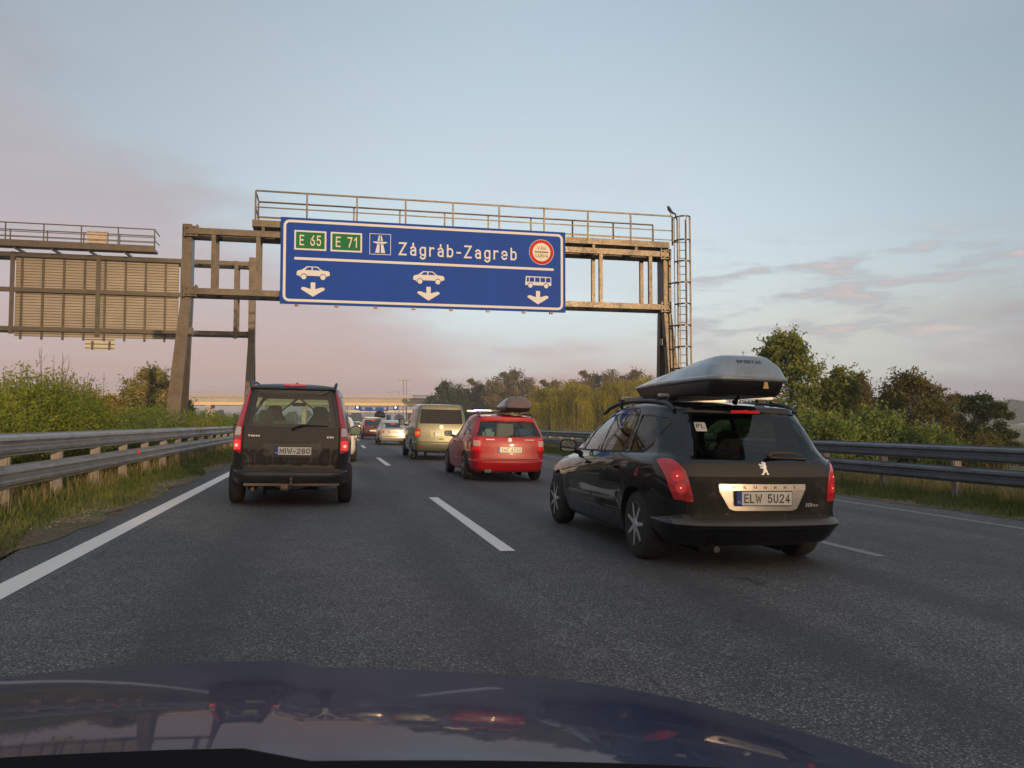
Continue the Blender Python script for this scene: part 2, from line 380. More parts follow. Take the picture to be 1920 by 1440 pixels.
def _stroke(pts, w):
    P = [Vector((x, y)) for x, y in pts]; q = [P[0]]
    for p in P[1:]:
        if (p-q[-1]).length > 1e-4: q.append(p)
    P = q; V = []; F = []
    d0 = (P[1]-P[0]).normalized(); d1 = (P[-1]-P[-2]).normalized()
    P[0] = P[0]-d0*w*.5*.999; P[-1] = P[-1]+d1*w*.5*.999
    for i, p in enumerate(P):
        a = (P[i]-P[i-1]).normalized() if i else (P[1]-P[0]).normalized()
        b = (P[i+1]-P[i]).normalized() if i < len(P)-1 else a
        n = Vector((-(a+b).y, (a+b).x))
        if n.length < .2: n = Vector((-a.y, a.x))
        n.normalize(); c = max(.45, n.dot(Vector((-a.y, a.x))))
        o = n*(w*.5/c); V += [(p+o), (p-o)]
    for i in range(len(P)-1): F.append((2*i, 2*i+1, 2*i+3, 2*i+2))
    return V, F
def letters(s, w=.15, gap=.22):
    """verts (x, y, layer) with cap height 1, faces, total width"""
    V = []; F = []; x = w/2; k = 0
    for ch in s:
        adv, st = GLY[ch]
        for q in st:
            v, f = _stroke(q, w); n = len(V); k = (k % 5)+1
            V += [(p.x*(1-w*.0)+x, p.y*(1-w)+w/2, k) for p in v]; F += [tuple(i+n for i in t) for t in f]
        x += adv+w+gap
    return V, F, x-gap-w/2
def text_on_y(mb, s, x0, x1, zb, cap, y, bold=0.15, space=.22):
    if bold < .05: bold = .15
    if space > .9: space = .30
    V, F, w = letters(s, bold, space); k = (x1-x0)/w
    mb.add([(x0+p[0]*k, y-.0004*p[2], zb+p[1]*cap) for p in V], F)
# ------------------------------------------------------------------ road alignment: straight, then a gentle bend to the right
def cx(y):
    if y < 33: return 0.0
    if y < 90: return (y-33)**2/1800.0
    return 1.805+(y-90)*.06333
def gz(x): return -.02*max(x, -5.0)
def strip(x0, x1, y0, y1, z, step=4.0, z1=None):
    n = max(1, int((y1-y0)/step)); v = []; f = []
    for i in range(n+1):
        y = y0+(y1-y0)*i/n; c = cx(y)
        a = x0(y) if callable(x0) else x0; d = x1(y) if callable(x1) else x1
        v += [(a+c, y, z+gz(a)), (d+c, y, (z if z1 is None else z1)+gz(d))]
    for i in range(n): f.append((2*i, 2*i+1, 2*i+3, 2*i+2))
    return v, f
def asphalt():
    m = bpy.data.materials.new('asphalt'); m.use_nodes = True; nt = m.node_tree; b = nt.nodes['Principled BSDF']
    tc = nd(nt, 'ShaderNodeTexCoord')
    def nz(s, d, r=.6, sc=(1, 1, 1)):
        mp = nd(nt, 'ShaderNodeMapping'); mp.inputs['Scale'].default_value = sc; nt.links.new(tc.outputs['Object'], mp.inputs[0])
        n = nd(nt, 'ShaderNodeTexNoise'); n.inputs['Scale'].default_value = s; n.inputs['Detail'].default_value = d; n.inputs['Roughness'].default_value = r
        nt.links.new(mp.outputs[0], n.inputs[0]); return n.outputs[0]
    # stones: small voronoi cells of varied grey in dark binder
    vo = nd(nt, 'ShaderNodeTexVoronoi'); vo.inputs['Scale'].default_value = 130; nt.links.new(tc.outputs['Object'], vo.inputs[0])
    st = ramp(nt, [(0, (.030, .030, .032, 1)), (.45, (.062, .062, .064, 1)), (.75, (.095, .096, .098, 1)), (.93, (.16, .16, .155, 1)), (1, (.34, .33, .31, 1))])
    sp = nd(nt, 'ShaderNodeSeparateColor'); nt.links.new(vo.outputs['Color'], sp.inputs[0]); nt.links.new(sp.outputs[0], st.inputs[0])
    big = ramp(nt, [(.3, (.72, .73, .76, 1)), (.7, (1.28, 1.27, 1.25, 1))]); nt.links.new(nz(.35, 4, .6, (1.0, .25, 1)), big.inputs[0])
    med = ramp(nt, [(.3, (.85, .85, .85, 1)), (.7, (1.12, 1.12, 1.12, 1))]); nt.links.new(nz(3.0, 6), med.inputs[0])
    def mul(a, c):
        n = nd(nt, 'ShaderNodeMix', data_type='RGBA', blend_type='MULTIPLY'); n.inputs[0].default_value = 1
        nt.links.new(a, n.inputs[6]); nt.links.new(c, n.inputs[7]); return n.outputs[2]
    c = mul(mul(st.outputs[0], big.outputs[0]), med.outputs[0])
    # wheel tracks, polished a little darker
    sx = nd(nt, 'ShaderNodeSeparateXYZ'); nt.links.new(tc.outputs['Object'], sx.inputs[0])
    tr = mth(nt, 'ADD', mth(nt, 'SINE', mth(nt, 'MULTIPLY', mth(nt, 'ADD', sx.outputs[0], 1.25), 2*math.pi/1.75)), mth(nt, 'MULTIPLY', mth(nt, 'SUBTRACT', nz(1.2, 4, .6, (1, .1, 1)), .5), 2.2))
    c = mixc(nt, mth(nt, 'MULTIPLY', sstep(nt, tr, .1, 1.3), .5), c, (.036, .036, .038, 1))
    # longitudinal paving joints and a few sealed cracks
    for jx in (1.52, 5.05, -1.98):
        wx = mth(nt, 'ADD', sx.outputs[0], mth(nt, 'MULTIPLY', mth(nt, 'SUBTRACT', nz(.9, 5, .6, (.2, 1, 1)), .5), .05))
        jd = mth(nt, 'ABSOLUTE', mth(nt, 'SUBTRACT', wx, jx))
        c = mixc(nt, mth(nt, 'MULTIPLY', mth(nt, 'SUBTRACT', 1.0, sstep(nt, jd, .006, .018)), .3), c, (.016, .016, .017, 1))
    patch = sstep(nt, nz(.16, 2, .5, (1.0, .35, 1)), .56, .58); c = mixc(nt, mth(nt, 'MULTIPLY', patch, .22), c, (.105, .103, .10, 1))
    # oil drips
    oil = sstep(nt, nz(2.2, 3, .5, (1, .5, 1)), .70, .76); c = mixc(nt, mth(nt, 'MULTIPLY', oil, .7), c, (.014, .014, .015, 1))
    nt.links.new(c, b.inputs['Base Color']); b.inputs['Roughness'].default_value = .78; b.inputs['Specular IOR Level'].default_value = .35
    bp = nd(nt, 'ShaderNodeBump'); bp.inputs['Strength'].default_value = .55; bp.inputs['Distance'].default_value = .006
    nt.links.new(vo.outputs['Distance'], bp.inputs['Height']); nt.links.new(bp.outputs[0], b.inputs['Normal'])
    return m
ASPH = asphalt()
def paint_mat():
    m = bpy.data.materials.new('road_paint'); m.use_nodes = True; nt = m.node_tree; b = nt.nodes['Principled BSDF']
    tc = nd(nt, 'ShaderNodeTexCoord')
    n = nd(nt, 'ShaderNodeTexNoise'); n.inputs['Scale'].default_value = 45; n.inputs['Detail'].default_value = 6; n.inputs['Roughness'].default_value = .7; nt.links.new(tc.outputs['Object'], n.inputs[0])
    n2 = nd(nt, 'ShaderNodeTexNoise'); n2.inputs['Scale'].default_value = 2; n2.inputs['Detail'].default_value = 5; nt.links.new(tc.outputs['Object'], n2.inputs[0])
    w = mth(nt, 'ADD', n.outputs[0], mth(nt, 'MULTIPLY', mth(nt, 'SUBTRACT', n2.outputs[0], .5), .35))
    c = mixc(nt, sstep(nt, w, .63, .72), (.66, .64, .60, 1), (.14, .14, .14, 1))
    nt.links.new(c, b.inputs['Base Color']); b.inputs['Roughness'].default_value = .6
    return m
PAINT = paint_mat()
def worn_paint():
    m = bpy.data.materials.new('worn_road_paint'); m.use_nodes = True; nt = m.node_tree; b = nt.nodes['Principled BSDF']
    tc = nd(nt, 'ShaderNodeTexCoord')
    n = nd(nt, 'ShaderNodeTexNoise'); n.inputs['Scale'].default_value = 30; n.inputs['Detail'].default_value = 7; n.inputs['Roughness'].default_value = .75; nt.links.new(tc.outputs['Object'], n.inputs[0])
    c = mixc(nt, sstep(nt, n.outputs[0], .47, .6), (.22, .215, .20, 1), (.07, .07, .07, 1))
    nt.links.new(c, b.inputs['Base Color']); b.inputs['Roughness'].default_value = .7
    return m
WORN = worn_paint()
def ground_mat():
    m = bpy.data.materials.new('meadow_soil'); m.use_nodes = True; nt = m.node_tree; b = nt.nodes['Principled BSDF']
    tc = nd(nt, 'ShaderNodeTexCoord')
    def nz(s, d, r=.6):
        n = nd(nt, 'ShaderNodeTexNoise'); n.inputs['Scale'].default_value = s; n.inputs['Detail'].default_value = d; n.inputs['Roughness'].default_value = r
        nt.links.new(tc.outputs['Object'], n.inputs[0]); return n.outputs[0]
    a = ramp(nt, [(.3, (.055, .085, .025, 1)), (.5, (.11, .12, .045, 1)), (.7, (.22, .17, .075, 1))]); nt.links.new(nz(.02, 8), a.inputs[0])
    c = mixc(nt, sstep(nt, nz(3, 6), .4, .7), a.outputs[0], (.09, .08, .04, 1))
    nt.links.new(c, b.inputs['Base Color']); b.inputs['Roughness'].default_value = .95
    return m
def verge_mat():
    m = bpy.data.materials.new('verge_litter'); m.use_nodes = True; nt = m.node_tree; b = nt.nodes['Principled BSDF']
    tc = nd(nt, 'ShaderNodeTexCoord')
    def nz(s, d, r=.65):
        n = nd(nt, 'ShaderNodeTexNoise'); n.inputs['Scale'].default_value = s; n.inputs['Detail'].default_value = d; n.inputs['Roughness'].default_value = r
        nt.links.new(tc.outputs['Object'], n.inputs[0]); return n.outputs[0]
    a = ramp(nt, [(.3, (.045, .032, .02, 1)), (.5, (.13, .09, .05, 1)), (.62, (.2, .14, .08, 1)), (.8, (.07, .07, .06, 1))]); nt.links.new(nz(14, 9, .75), a.inputs[0])
    c = mixc(nt, sstep(nt, nz(1.6, 5), .42, .6), a.outputs[0], (.06, .08, .025, 1))
    nt.links.new(c, b.inputs['Base Color']); b.inputs['Roughness'].default_value = .95
    bp = nd(nt, 'ShaderNodeBump'); bp.inputs['Strength'].default_value = .8; bp.inputs['Distance'].default_value = .03
    nt.links.new(nz(30, 6), bp.inputs['Height']); nt.links.new(bp.outputs[0], b.inputs['Normal'])
    return m
# ground: one big sheet, a little lower than the carriageways
gm = MB(); gv = []; GX = [-3000, -900, -300, -100, -40, -20, -13.2, -12.8, -5, -3.2, -2.92, 9.6, 10.2, 11.5, 13, 18, 30, 60, 120, 300, 900, 3000]
GZ = {-13.2: .04, -12.8: .04, -5: .08, -3.2: .04, -2.92: .02, 9.6: -.21, 10.2: -.23, 11.5: -.27, 13: -.55, 18: -.9, 30: -1.0}
GY = [-600, -200, -60]+list(range(-40, 240, 8))+[300, 400, 600, 1000, 2000, 4500]
for y in GY:
    for x in GX:
        z = GZ.get(x, -1.1 if x > 20 else .0)
        gv.append((x+cx(min(y, 400)), y, z))
gf = [(j*len(GX)+i, j*len(GX)+i+1, (j+1)*len(GX)+i+1, (j+1)*len(GX)+i) for j in range(len(GY)-1) for i in range(len(GX)-1)]
gm.add(gv, gf); GROUND = gm.build('ground', ground_mat(), smooth=True); tag(GROUND, kind='structure')
def vedge(base, amp, s):
    return lambda y: base+amp*(math.sin(y*1.7+s)+.6*math.sin(y*4.3+s*2)+.4*math.sin(y*9.1+s*3))
b = MB(); b.add(*strip(vedge(-2.72, .05, 1), 9.8, -40, 420, 0, .5)); ROAD = b.build('road', ASPH); tag(ROAD, kind='structure')
b = MB(); b.add(*strip(-24.0, -13.0, -40, 420, 0.0, 4)); tag(b.build('opposite_carriageway', ASPH), kind='structure')
b = MB(); b.add(*strip(-5.5, vedge(-2.62, .07, 4), -40, 60, .006, .5, .006)); tag(b.build('soil_verge', verge_mat()), kind='structure')
b = MB(); b.add(*strip(vedge(9.62, .06, 2), 12, -40, 60, .006, .5, -.03)); tag(b.build('right_verge', verge_mat()), kind='structure')
# markings (children of the road)
b = MB(); b.add(*strip(-2.28, -2.08, -40, 300, .004, 2)); b.build('edge_line', PAINT, ROAD)
b = MB()
b.add(*strip(8.74, 8.88, -40, 300, .004, 2)); b.build('edge_line', WORN, ROAD)
def dash(x, w, y0, y1, m, nm='lane_dash'):
    b = MB(); b.add(*strip(x-w/2, x+w/2, y0, y1, .004, 1.0)); return b.build(nm, m, ROAD)
for y0, y1 in ((-9, -5), (7.55, 13.2), (23.3, 28.6), (39.4, 44.5), (56, 62), (73, 78), (86, 91), (102, 107), (118, 123), (134, 139), (150, 155), (166, 171)):
    dash(1.69, .15, y0, y1, PAINT)
for y0, y1 in ((6.85, 10.5), (20, 25), (36, 40), (51, 55), (66, 70), (82, 87), (98, 103), (114, 119), (130, 135)):
    dash(5.27, .14, y0, y1, WORN if y0 < 10 else PAINT)
# ------------------------------------------------------------------ guard rails
def wprof():        # W-beam section: (depth, height)
    return [(0, 0), (.0, .02), (.07, .055), (.075, .10), (.012, .145), (.012, .175), (.075, .22), (.07, .265), (0, .30), (0, .32)]
def guardrail(label, x, y0, y1, ztop, side, matr, postmat, step=2.0, yoff=0.0, dbl=.40, postw=.13, hs=.9):
    t = thing('guardrail', label, 'guardrail', (x, 0, 0))
    for k in range(2):
        zb = ztop-.32*hs-k*dbl; pr = [(d, h*hs) for d, h in wprof()]; b = MB(); v = []; f = []
        n = int((y1-y0)/2); m = len(pr)
        for i in range(n+1):
            y = y0+(y1-y0)*i/n; c = cx(y)
            for d, h in pr: v.append((c+side*d, y, zb+gz(x)+h))
            for d, h in reversed(pr): v.append((c+side*(d-.006), y, zb+gz(x)+h))
        for i in range(n):
            for j in range(2*m): f.append((i*2*m+j, i*2*m+(j+1) % (2*m), (i+1)*2*m+(j+1) % (2*m), (i+1)*2*m+j))
        b.add(v, f); bb = b; y = y0+.7
        while y < min(y1, 60):
            for h in (.08*hs, .24*hs):
                bb.tube((cx(y)+side*.0765, y, zb+gz(x)+h), (cx(y)+side*.09, y, zb+gz(x)+h), .018, 6)
            y += 2.0
        y = y0+1.5
        while y < min(y1, 70):
            pr2 = [(d+.004, h) for d, h in pr[1:-1]]; v = []
            for yy in (y, y+.32):
                for d, h in pr2: v.append((cx(yy)+side*d, yy, zb+gz(x)+h))
            m2 = len(pr2); bb.add(v, [(j, j+1, m2+j+1, m2+j) for j in range(m2-1)]); y += 4.0
        bb.build('rail', matr, t, smooth=True, ang=50)
    y = y0+yoff; ln = []
    while y < y1:
        ln.append(y); y += step
    b = MB(); xb = -side*(.012+postw*.5+.01)
    b.box(xb-postw*.5, xb+postw*.5, -.03, .03, -.6, ztop-.04)
    b.box(xb-.02*side-postw*.5, xb-.02*side+postw*.5, -.05, -.035, -.6, ztop-.06)
    b.box(min(xb+side*postw*.5, 0), max(xb+side*postw*.5, 0), -.04, .04, ztop-.26, ztop-.08)
    me = b.mesh('post'); me.materials.append(mm(postmat))
    rg = random.Random(4)
    for y in ln:
        o = bpy.data.objects.new('post', me); COL.objects.link(o); o.parent = t; o.location = (cx(y)+rg.uniform(-.01, .01), y, gz(x)+rg.uniform(-.01, .01)); o.rotation_euler = (rg.uniform(-.01, .01), rg.uniform(-.015, .015), 0)
    return t
GL = guardrail('double-beam steel guardrail along the left verge with a red reflector', -3.9, -2.7, 130, .99, 1, 'rail', 'post', yoff=.02)
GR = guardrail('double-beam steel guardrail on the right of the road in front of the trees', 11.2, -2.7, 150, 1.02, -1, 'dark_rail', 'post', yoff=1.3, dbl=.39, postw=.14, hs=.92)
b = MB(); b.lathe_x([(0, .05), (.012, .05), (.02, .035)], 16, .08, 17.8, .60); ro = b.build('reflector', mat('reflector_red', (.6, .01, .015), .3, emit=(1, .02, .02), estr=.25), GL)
# ------------------------------------------------------------------ gantry over our carriageway (plane y = 27.5)
ST = M['steel']()
GYF, GYB = 27.5, 28.35        # front and rear chords of the box girder
g = thing('sign_gantry', 'large steel sign gantry spanning the road, carrying the blue sign, walkway railing and caged ladder', 'gantry', (0, 27.5, 0))
def G(name, b, m=ST, par=g, bevel=0): return b.build(name, m, par, bevel=bevel)
XL, XR = -4.45, 12.15
def chord(z0, z1):
    b = MB()
    for y in (0, GYB-GYF): b.box(XL-.1, XR+.1, y-.09, y+.09, z0, z1)
    x = XL+.8
    while x < XR-.3: b.box(x-.05, x+.05, .09, GYB-GYF-.09, z0+.03, z1-.03); x += 1.45
    x = XL+.8; s = 0
    return b
G('beam', chord(7.36, 7.56)); G('beam', chord(5.38, 5.58))
for x in (-3.75, -2.35, 9.62, 11.55):
    for y in (0, GYB-GYF):
        b = MB(); b.box(x-.065, x+.065, y-.065, y+.065, 5.583, 7.357)
        G('upright', b)
for sx, x in ((-1, XL), (1, XR)):
    # column: plumb box between the chords, splitting into two raking legs below
    b = MB(); y0 = .12
    b.box(x-.15+sx*.15, x+.15+sx*.15, y0, y0+.62, 5.3, 7.72); G('column', b, bevel=.015)
    xx = x+sx*.15
    for q, dy in ((-1, -.15), (1, 1.0)):
        b = MB(); w = .19
        top = [(xx-.15, y0+(0 if q < 0 else .34)), (xx+.15, y0+(0 if q < 0 else .34)), (xx+.15, y0+(.28 if q < 0 else .62)), (xx-.15, y0+(.28 if q < 0 else .62))]
        off = sx*.45
        v = [(a, c, 5.3) for a, c in top]+[(a+off+(.10 if a > xx else -.10), c+dy*1.15, -.3) for a, c in top]
        b.add(v, [(0,1,2,3),(7,6,5,4),(0,4,5,1),(1,5,6,2),(2,6,7,3),(3,7,4,0)])
        leg = G('leg', b)
    b = MB(); b.box(xx-.16, xx+.16, .3, .75, 4.1, 4.35); G('tie_plate', b)
    # bolted end joints
    for z in (7.46, 5.48):
        b = MB()
        b.box(x-.17, x+.17, -.03, .115, z-.17, z+.17)
        for k in (-1, 1):
            for j in (-1, 1): b.tube((x+k*.1, -.16, z+j*.1), (x+k*.1, -.03, z+j*.1), .028, 6)
        b.box(x-.21, x-.17, -.12, .2, z-.2, z+.2); b.box(x+.17, x+.21, -.12, .2, z-.2, z+.2)
        G('flange', b)
# walkway and its railings
b = MB(); b.box(-2.55, 12.3, -.06, .55, 7.70, 7.86); b.box(-2.55, 12.3, -.10, -.062, 7.70, 7.92)
x = -2.2
while x < 12: b.box(x-.05, x+.05, -.05, .9, 7.563, 7.697); x += 1.65
G('walkway', b)
for y, x0, x1, zt, mids in ((-.09, -2.45, 12.42, 8.90, (8.35,)), (1.0, -2.45, 12.1, 8.82, (8.30,))):
    b = MB(); b.bar((x0, y, zt), (x1, y, zt), .05)
    for z in mids: b.bar((x0, y, z), (x1, y, z), .035)
    b.bar((x0, y, 8.0 if y < 0 else 7.96), (x1, y, 8.0 if y < 0 else 7.96), .03)
    n = 9
    for i in range(n+1):
        x = x0+(x1-x0)*i/n; b.bar((x, y, 7.8), (x, y, zt-.026), .055, .045)
    G('railing', b)
b = MB()
for z in (8.9, 8.35): b.bar((-2.45, -.06, z-.01), (-2.45, .97, z-.05), .04)
G('railing', b)
b = MB(); b.box(-2.5, 12.3, .56, 1.0, 7.72, 7.78); G('grating', b)
# caged ladder right of the column
b = MB()
for x in (12.55, 12.88):
    b.bar((x, -.25, 0), (x, -.25, 8.75), .05)
z = .4
while z < 8.0: b.tube((12.55, -.25, z), (12.88, -.25, z), .014, 6); z += .3
lad = G('ladder', b)
b = MB()
b.bar((12.55, -.25, 8.7), (12.45, -.3, 8.9), .04); b.bar((12.55, -.25, 7.9), (12.4, -.2, 7.9), .04)
def hoop(z, r=.30):
    pts = []
    for k in range(13):
        t = math.pi*k/12; pts.append((12.72+math.cos(t)*r, -.25-math.sin(t)*.38, z))
    for i in range(12): b.bar(pts[i], pts[i+1], .012, .06)
z = 2.4; HZ = []
while z < 8.9: HZ.append(z); z += .79
HZ[-1] = 8.80
for z in HZ: hoop(z)
for k in (0, 3, 6, 9, 12):
    t = math.pi*k/12; p = (12.72+math.cos(t)*.305, -.25-math.sin(t)*.385)
    b.bar((p[0], p[1], 2.38), (p[0], p[1], 8.83), .035, .012)
for z in (3.2, 4.8, 6.4): b.bar((12.55, -.23, z), (12.35, .15, z), .05)
b.build('ladder_cage', ST, lad)
# ------------------------------------------------------------------ the blue direction sign
SX0, SX1, SZ0, SZ1, SY = -1.63, 8.22, 5.14, 8.04, 27.30
sg = thing('direction_sign', 'wide blue road sign with white border and lettering hung on the gantry over the lanes', 'road sign', (0, SY, 0))
def panel(name, x0, x1, z0, z1, y, d, m, par, r=0.0, n=6):
    pts = []
    for cxx, cz, a0 in ((x1-r, z0+r, -90), (x1-r, z1-r, 0), (x0+r, z1-r, 90), (x0+r, z0+r, 180)):
        if r == 0: pts.append((cxx, cz)); continue
        for k in range(n+1):
            a = R(a0+90*k/n); pts.append((cxx+r*math.cos(a), cz+r*math.sin(a)))
    b = MB(); b.prism(pts, y, y+d); return b.build(name, m, par), pts
pl, _ = panel('panel', SX0, SX1, SZ0, SZ1, 0, .07, 'blue', sg)
def ringp(x0, x1, z0, z1, r, w, y):
    b = MB(); o_ = []; i_ = []
    for rr, ex, lst in ((r, 0, o_), (r-w, w, i_)):
        for cxx, cz, a0 in ((x1-r, z0+r, -90), (x1-r, z1-r, 0), (x0+r, z1-r, 90), (x0+r, z0+r, 180)):
            for k in range(9):
                a = R(a0+90*k/8)
                lst.append((cxx+rr*math.cos(a), y, cz+rr*math.sin(a)))
    n = len(o_); b.add(o_+i_, [(k, (k+1) % n, n+(k+1) % n, n+k) for k in range(n)]); return b
ringp(SX0+.09, SX1-.09, SZ0+.08, SZ1-.08, .2, .085, -.004).build('border', 'white', sg)
b = MB(); b.bar((-1.18, -.004, 6.67), (7.78, -.004, 6.67), .001, .085); b.box(-1.18, 7.78, -.004, -.002, 6.63, 6.71); b.build('divider_line', 'white', sg)
# the panel is made of stacked planks: thin joints and bracket feet below
for x in (-1.1, 0.2, 1.5, 2.8, 4.1, 5.4, 6.7, 7.7):
    b = MB(); b.box(x-.06, x+.06, .0, .13, 5.08, 5.138); b.build('bracket', ST, sg)
    b = MB(); b.box(x-.04, x+.04, .073, .108, 5.2, 7.98); b.build('mounting_rail', ST, sg)
def shield(txt, x0):
    p, _ = panel('route_shield', x0, x0+1.04, 6.72+.24, 7.62, -.006, .005, 'white', sg)
    q, _ = panel('route_field', x0+.055, x0+.985, 7.015, 7.565, -.010, .003, 'green', p)
    b = MB(); text_on_y(b, txt, x0+.17, x0+.87, 7.11, .36, -.0125, bold=.012); b.build('lettering', 'cream', p)
shield('E 65', -1.19); shield('E 71', -.01)
# motorway symbol
def poly(b, pts, y=-.008): b.add([(x, y, z) for x, z in pts], [tuple(range(len(pts)))])
MX, MZ = 1.64, 7.28
fr = MB(); W_ = .36
for a in ((MX-W_, MX+W_, MZ+W_-.018, MZ+W_), (MX-W_, MX+W_, MZ-W_, MZ-W_+.018)): fr.box(a[0], a[1], -.006, -.002, a[2], a[3])
for a in ((MX-W_, MX-W_+.018), (MX+W_-.018, MX+W_)): fr.box(a[0], a[1], -.006, -.002, MZ-W_+.018, MZ+W_-.018)
poly(fr, [(MX-.17, MZ-.3), (MX-.025, MZ-.3), (MX-.02, MZ+.0), (MX-.1, MZ+.0)]); poly(fr, [(MX+.025, MZ-.3), (MX+.17, MZ-.3), (MX+.1, MZ+.0), (MX+.02, MZ+.0)])
poly(fr, [(MX-.24, MZ+.06), (MX-.13, MZ+.02), (MX+.13, MZ+.02), (MX+.24, MZ+.06), (MX+.24, MZ+.085), (MX-.24, MZ+.085)])
poly(fr, [(MX-.09, MZ+.11), (MX-.02, MZ+.11), (MX-.012, MZ+.3), (MX-.045, MZ+.3)]); poly(fr, [(MX+.02, MZ+.11), (MX+.09, MZ+.11), (MX+.045, MZ+.3), (MX+.012, MZ+.3)])
fr.build('motorway_symbol', 'white', sg)
b = MB(); text_on_y(b, 'Zágráb-Zagreb', 2.27, 6.42, 6.93, .46, -.006, bold=.010, space=1.18); b.build('lettering', 'white', sg)
# customs roundel
def disc(b, x, z, r, y, n=48): b.add([(x+r*math.cos(2*math.pi*k/n), y, z+r*math.sin(2*math.pi*k/n)) for k in range(n)], [tuple(range(n))])
RX, RZ = 7.33, 7.28
b = MB(); disc(b, RX, RZ, .455, -.006); rd = b.build('customs_roundel', 'white', sg)
b = MB(); disc(b, RX, RZ, .44, -.009); b.build('red_ring', 'red', rd)
b = MB(); disc(b, RX, RZ, .33, -.012); b.build('roundel_field', 'cream', rd)
b = MB(); b.box(RX-.25, RX+.25, -.017, -.0145, RZ-.022, RZ+.022)
text_on_y(b, 'VÁM', RX-.15, RX+.15, RZ+.07, .125, -.0155, .004); text_on_y(b, 'CARINA', RX-.235, RX+.235, RZ-.195, .125, -.0155, .004)
b.build('lettering', mat('sign_ink', (.06, .03, .01), .5), rd)
CARP = [(-.55,.10),(-.54,.20),(-.49,.245),(-.30,.26),(-.14,.385),(.20,.385),(.36,.265),(.50,.23),(.53,.17),(.53,.075),(.45,.065),(.42,.02),(.33,-.01),(.24,.02),(.2,.07),(-.2,.07),(-.24,.02),(-.33,-.01),(-.42,.02),(-.45,.07)]
def car_symbol(x, z, s=1.0):
    b = MB(); poly(b, [(x-px*s, z+pz*s) for px, pz in CARP][::-1], -.006)
    o = b.build('car_symbol', 'white', sg)
    for pp in ([(-.24,.26),(-.12,.355),(.01,.355),(.01,.26)], [(.05,.26),(.05,.355),(.17,.355),(.27,.26)]):
        c = MB(); poly(c, [(x-px*s, z+pz*s) for px, pz in pp], -.0085); c.build('symbol_window', 'blue', o)
    for wx in (-.32, .3):
        c = MB(); disc(c, x-wx*s, z+.035*s, .105*s, -.0085, 20); c.build('symbol_wheel_arch', 'blue', o)
        c = MB(); disc(c, x-wx*s, z+.03*s, .085*s, -.011, 20); c.build('symbol_wheel', 'white', o)
def arrow(x, z0, z1):
    h = z1-z0; b = MB()
    P = [(0, 0), (.38, .50), (.385, .60), (.33, .66), (.27, .655), (.075, .53), (.075, 1.0), (-.075, 1.0), (-.075, .53), (-.27, .655), (-.33, .66), (-.385, .60), (-.38, .50)]
    b2 = [(x+px, z0+pz*h*1.0) for px, pz in P]
    poly(b, b2, -.006); b.build('lane_arrow', 'white', sg)
car_symbol(-.57, 6.03); car_symbol(3.3, 6.03)
for x in (-.57, 3.3, 7.2): arrow(x, 5.40, 5.88)
b = MB(); x, z = 7.2, 6.03; poly(b, [(x-.47, z+.05), (x-.44, z+.37), (x+.47, z+.36), (x+.49, z+.33), (x+.49, z+.05)], -.006); o = b.build('bus_symbol', 'white', sg)
c = MB(); poly(c, [(x-.42, z+.17), (x-.40, z+.33), (x-.335, z+.33), (x-.335, z+.17)], -.0085); c.build('symbol_window', 'blue', o)
for k in range(4):
    c = MB(); poly(c, [(x-.305+k*.20, z+.17), (x-.305+k*.2, z+.33), (x-.14+k*.2, z+.33), (x-.14+k*.2, z+.17)], -.0085); c.build('symbol_window', 'blue', o)
for wx in (-.28, .3):
    c = MB(); disc(c, x+wx, z+.04, .1, -.0085, 20); c.build('symbol_wheel_arch', 'blue', o)
    c = MB(); disc(c, x+wx, z+.035, .08, -.011, 20); c.build('symbol_wheel', 'white', o)
# bird on the railing end
b = MB(); b.path([(0, 0, .10), (-.05, 0, .13), (-.10, 0, .20), (-.13, 0, .26), (-.16, 0, .28)], [.012, .05, .055, .035, .012], 8)
b.path([(-.02, 0, .10), (.08, 0, .06), (.14, 0, .04)], [.04, .025, .008], 6); b.tube((-.07, .01, .13), (-.06, .01, .0), .006, 5); b.tube((-.07, -.02, .13), (-.06, -.02, .0), .006, 5)
bo = b.build('bird', mat('bird_feathers', (.02, .02, .022), .7), smooth=True, loc=(12.42, 27.41, 8.925)); bo.scale = (1.25,)*3
tag(bo, 'small dark bird perched on the right end of the gantry railing', 'bird')
# ------------------------------------------------------------------ gantry over the opposite carriageway (plane y = 45), seen from behind
OY = 45.0
g2 = thing('sign_gantry', 'steel gantry over the opposite carriageway, left, carrying the back of a large sign', 'gantry', (0, OY, 0))
def G2(name, b, m=ST, par=g2, bevel=0): return b.build(name, m, par, bevel=bevel)
for z in (9.78, 7.98, 5.98):
    b = MB(); b.box(-30, -4.35, -.1, .1, z-.11, z+.11); b.box(-30, -4.35, .9, 1.1, z-.11, z+.11) if z != 7.98 else None
    x = -29
    while x < -5: b.box(x-.05, x+.05, .1, .9, z-.06, z+.06) if z != 7.98 else None; x += 1.7
    G2('beam', b)
for x in (-15.75, -11.75, -7.75+.1, -4.95):
    b = MB(); b.box(x-.1, x+.1, -.16, -.102, 5.7, 9.9); G2('upright', b)
    b = MB(); b.box(x-.08, x+.08, .92, 1.08, 6.1, 9.66); G2('upright', b)
b = MB(); b.box(-4.33, -3.98, .2, .7, 5.5, 10.2); b.box(-4.45, -4.33, .1, .8, 9.6, 9.95); b.box(-4.45, -4.33, .1, .8, 5.83, 6.13); G2('column', b, bevel=.01)
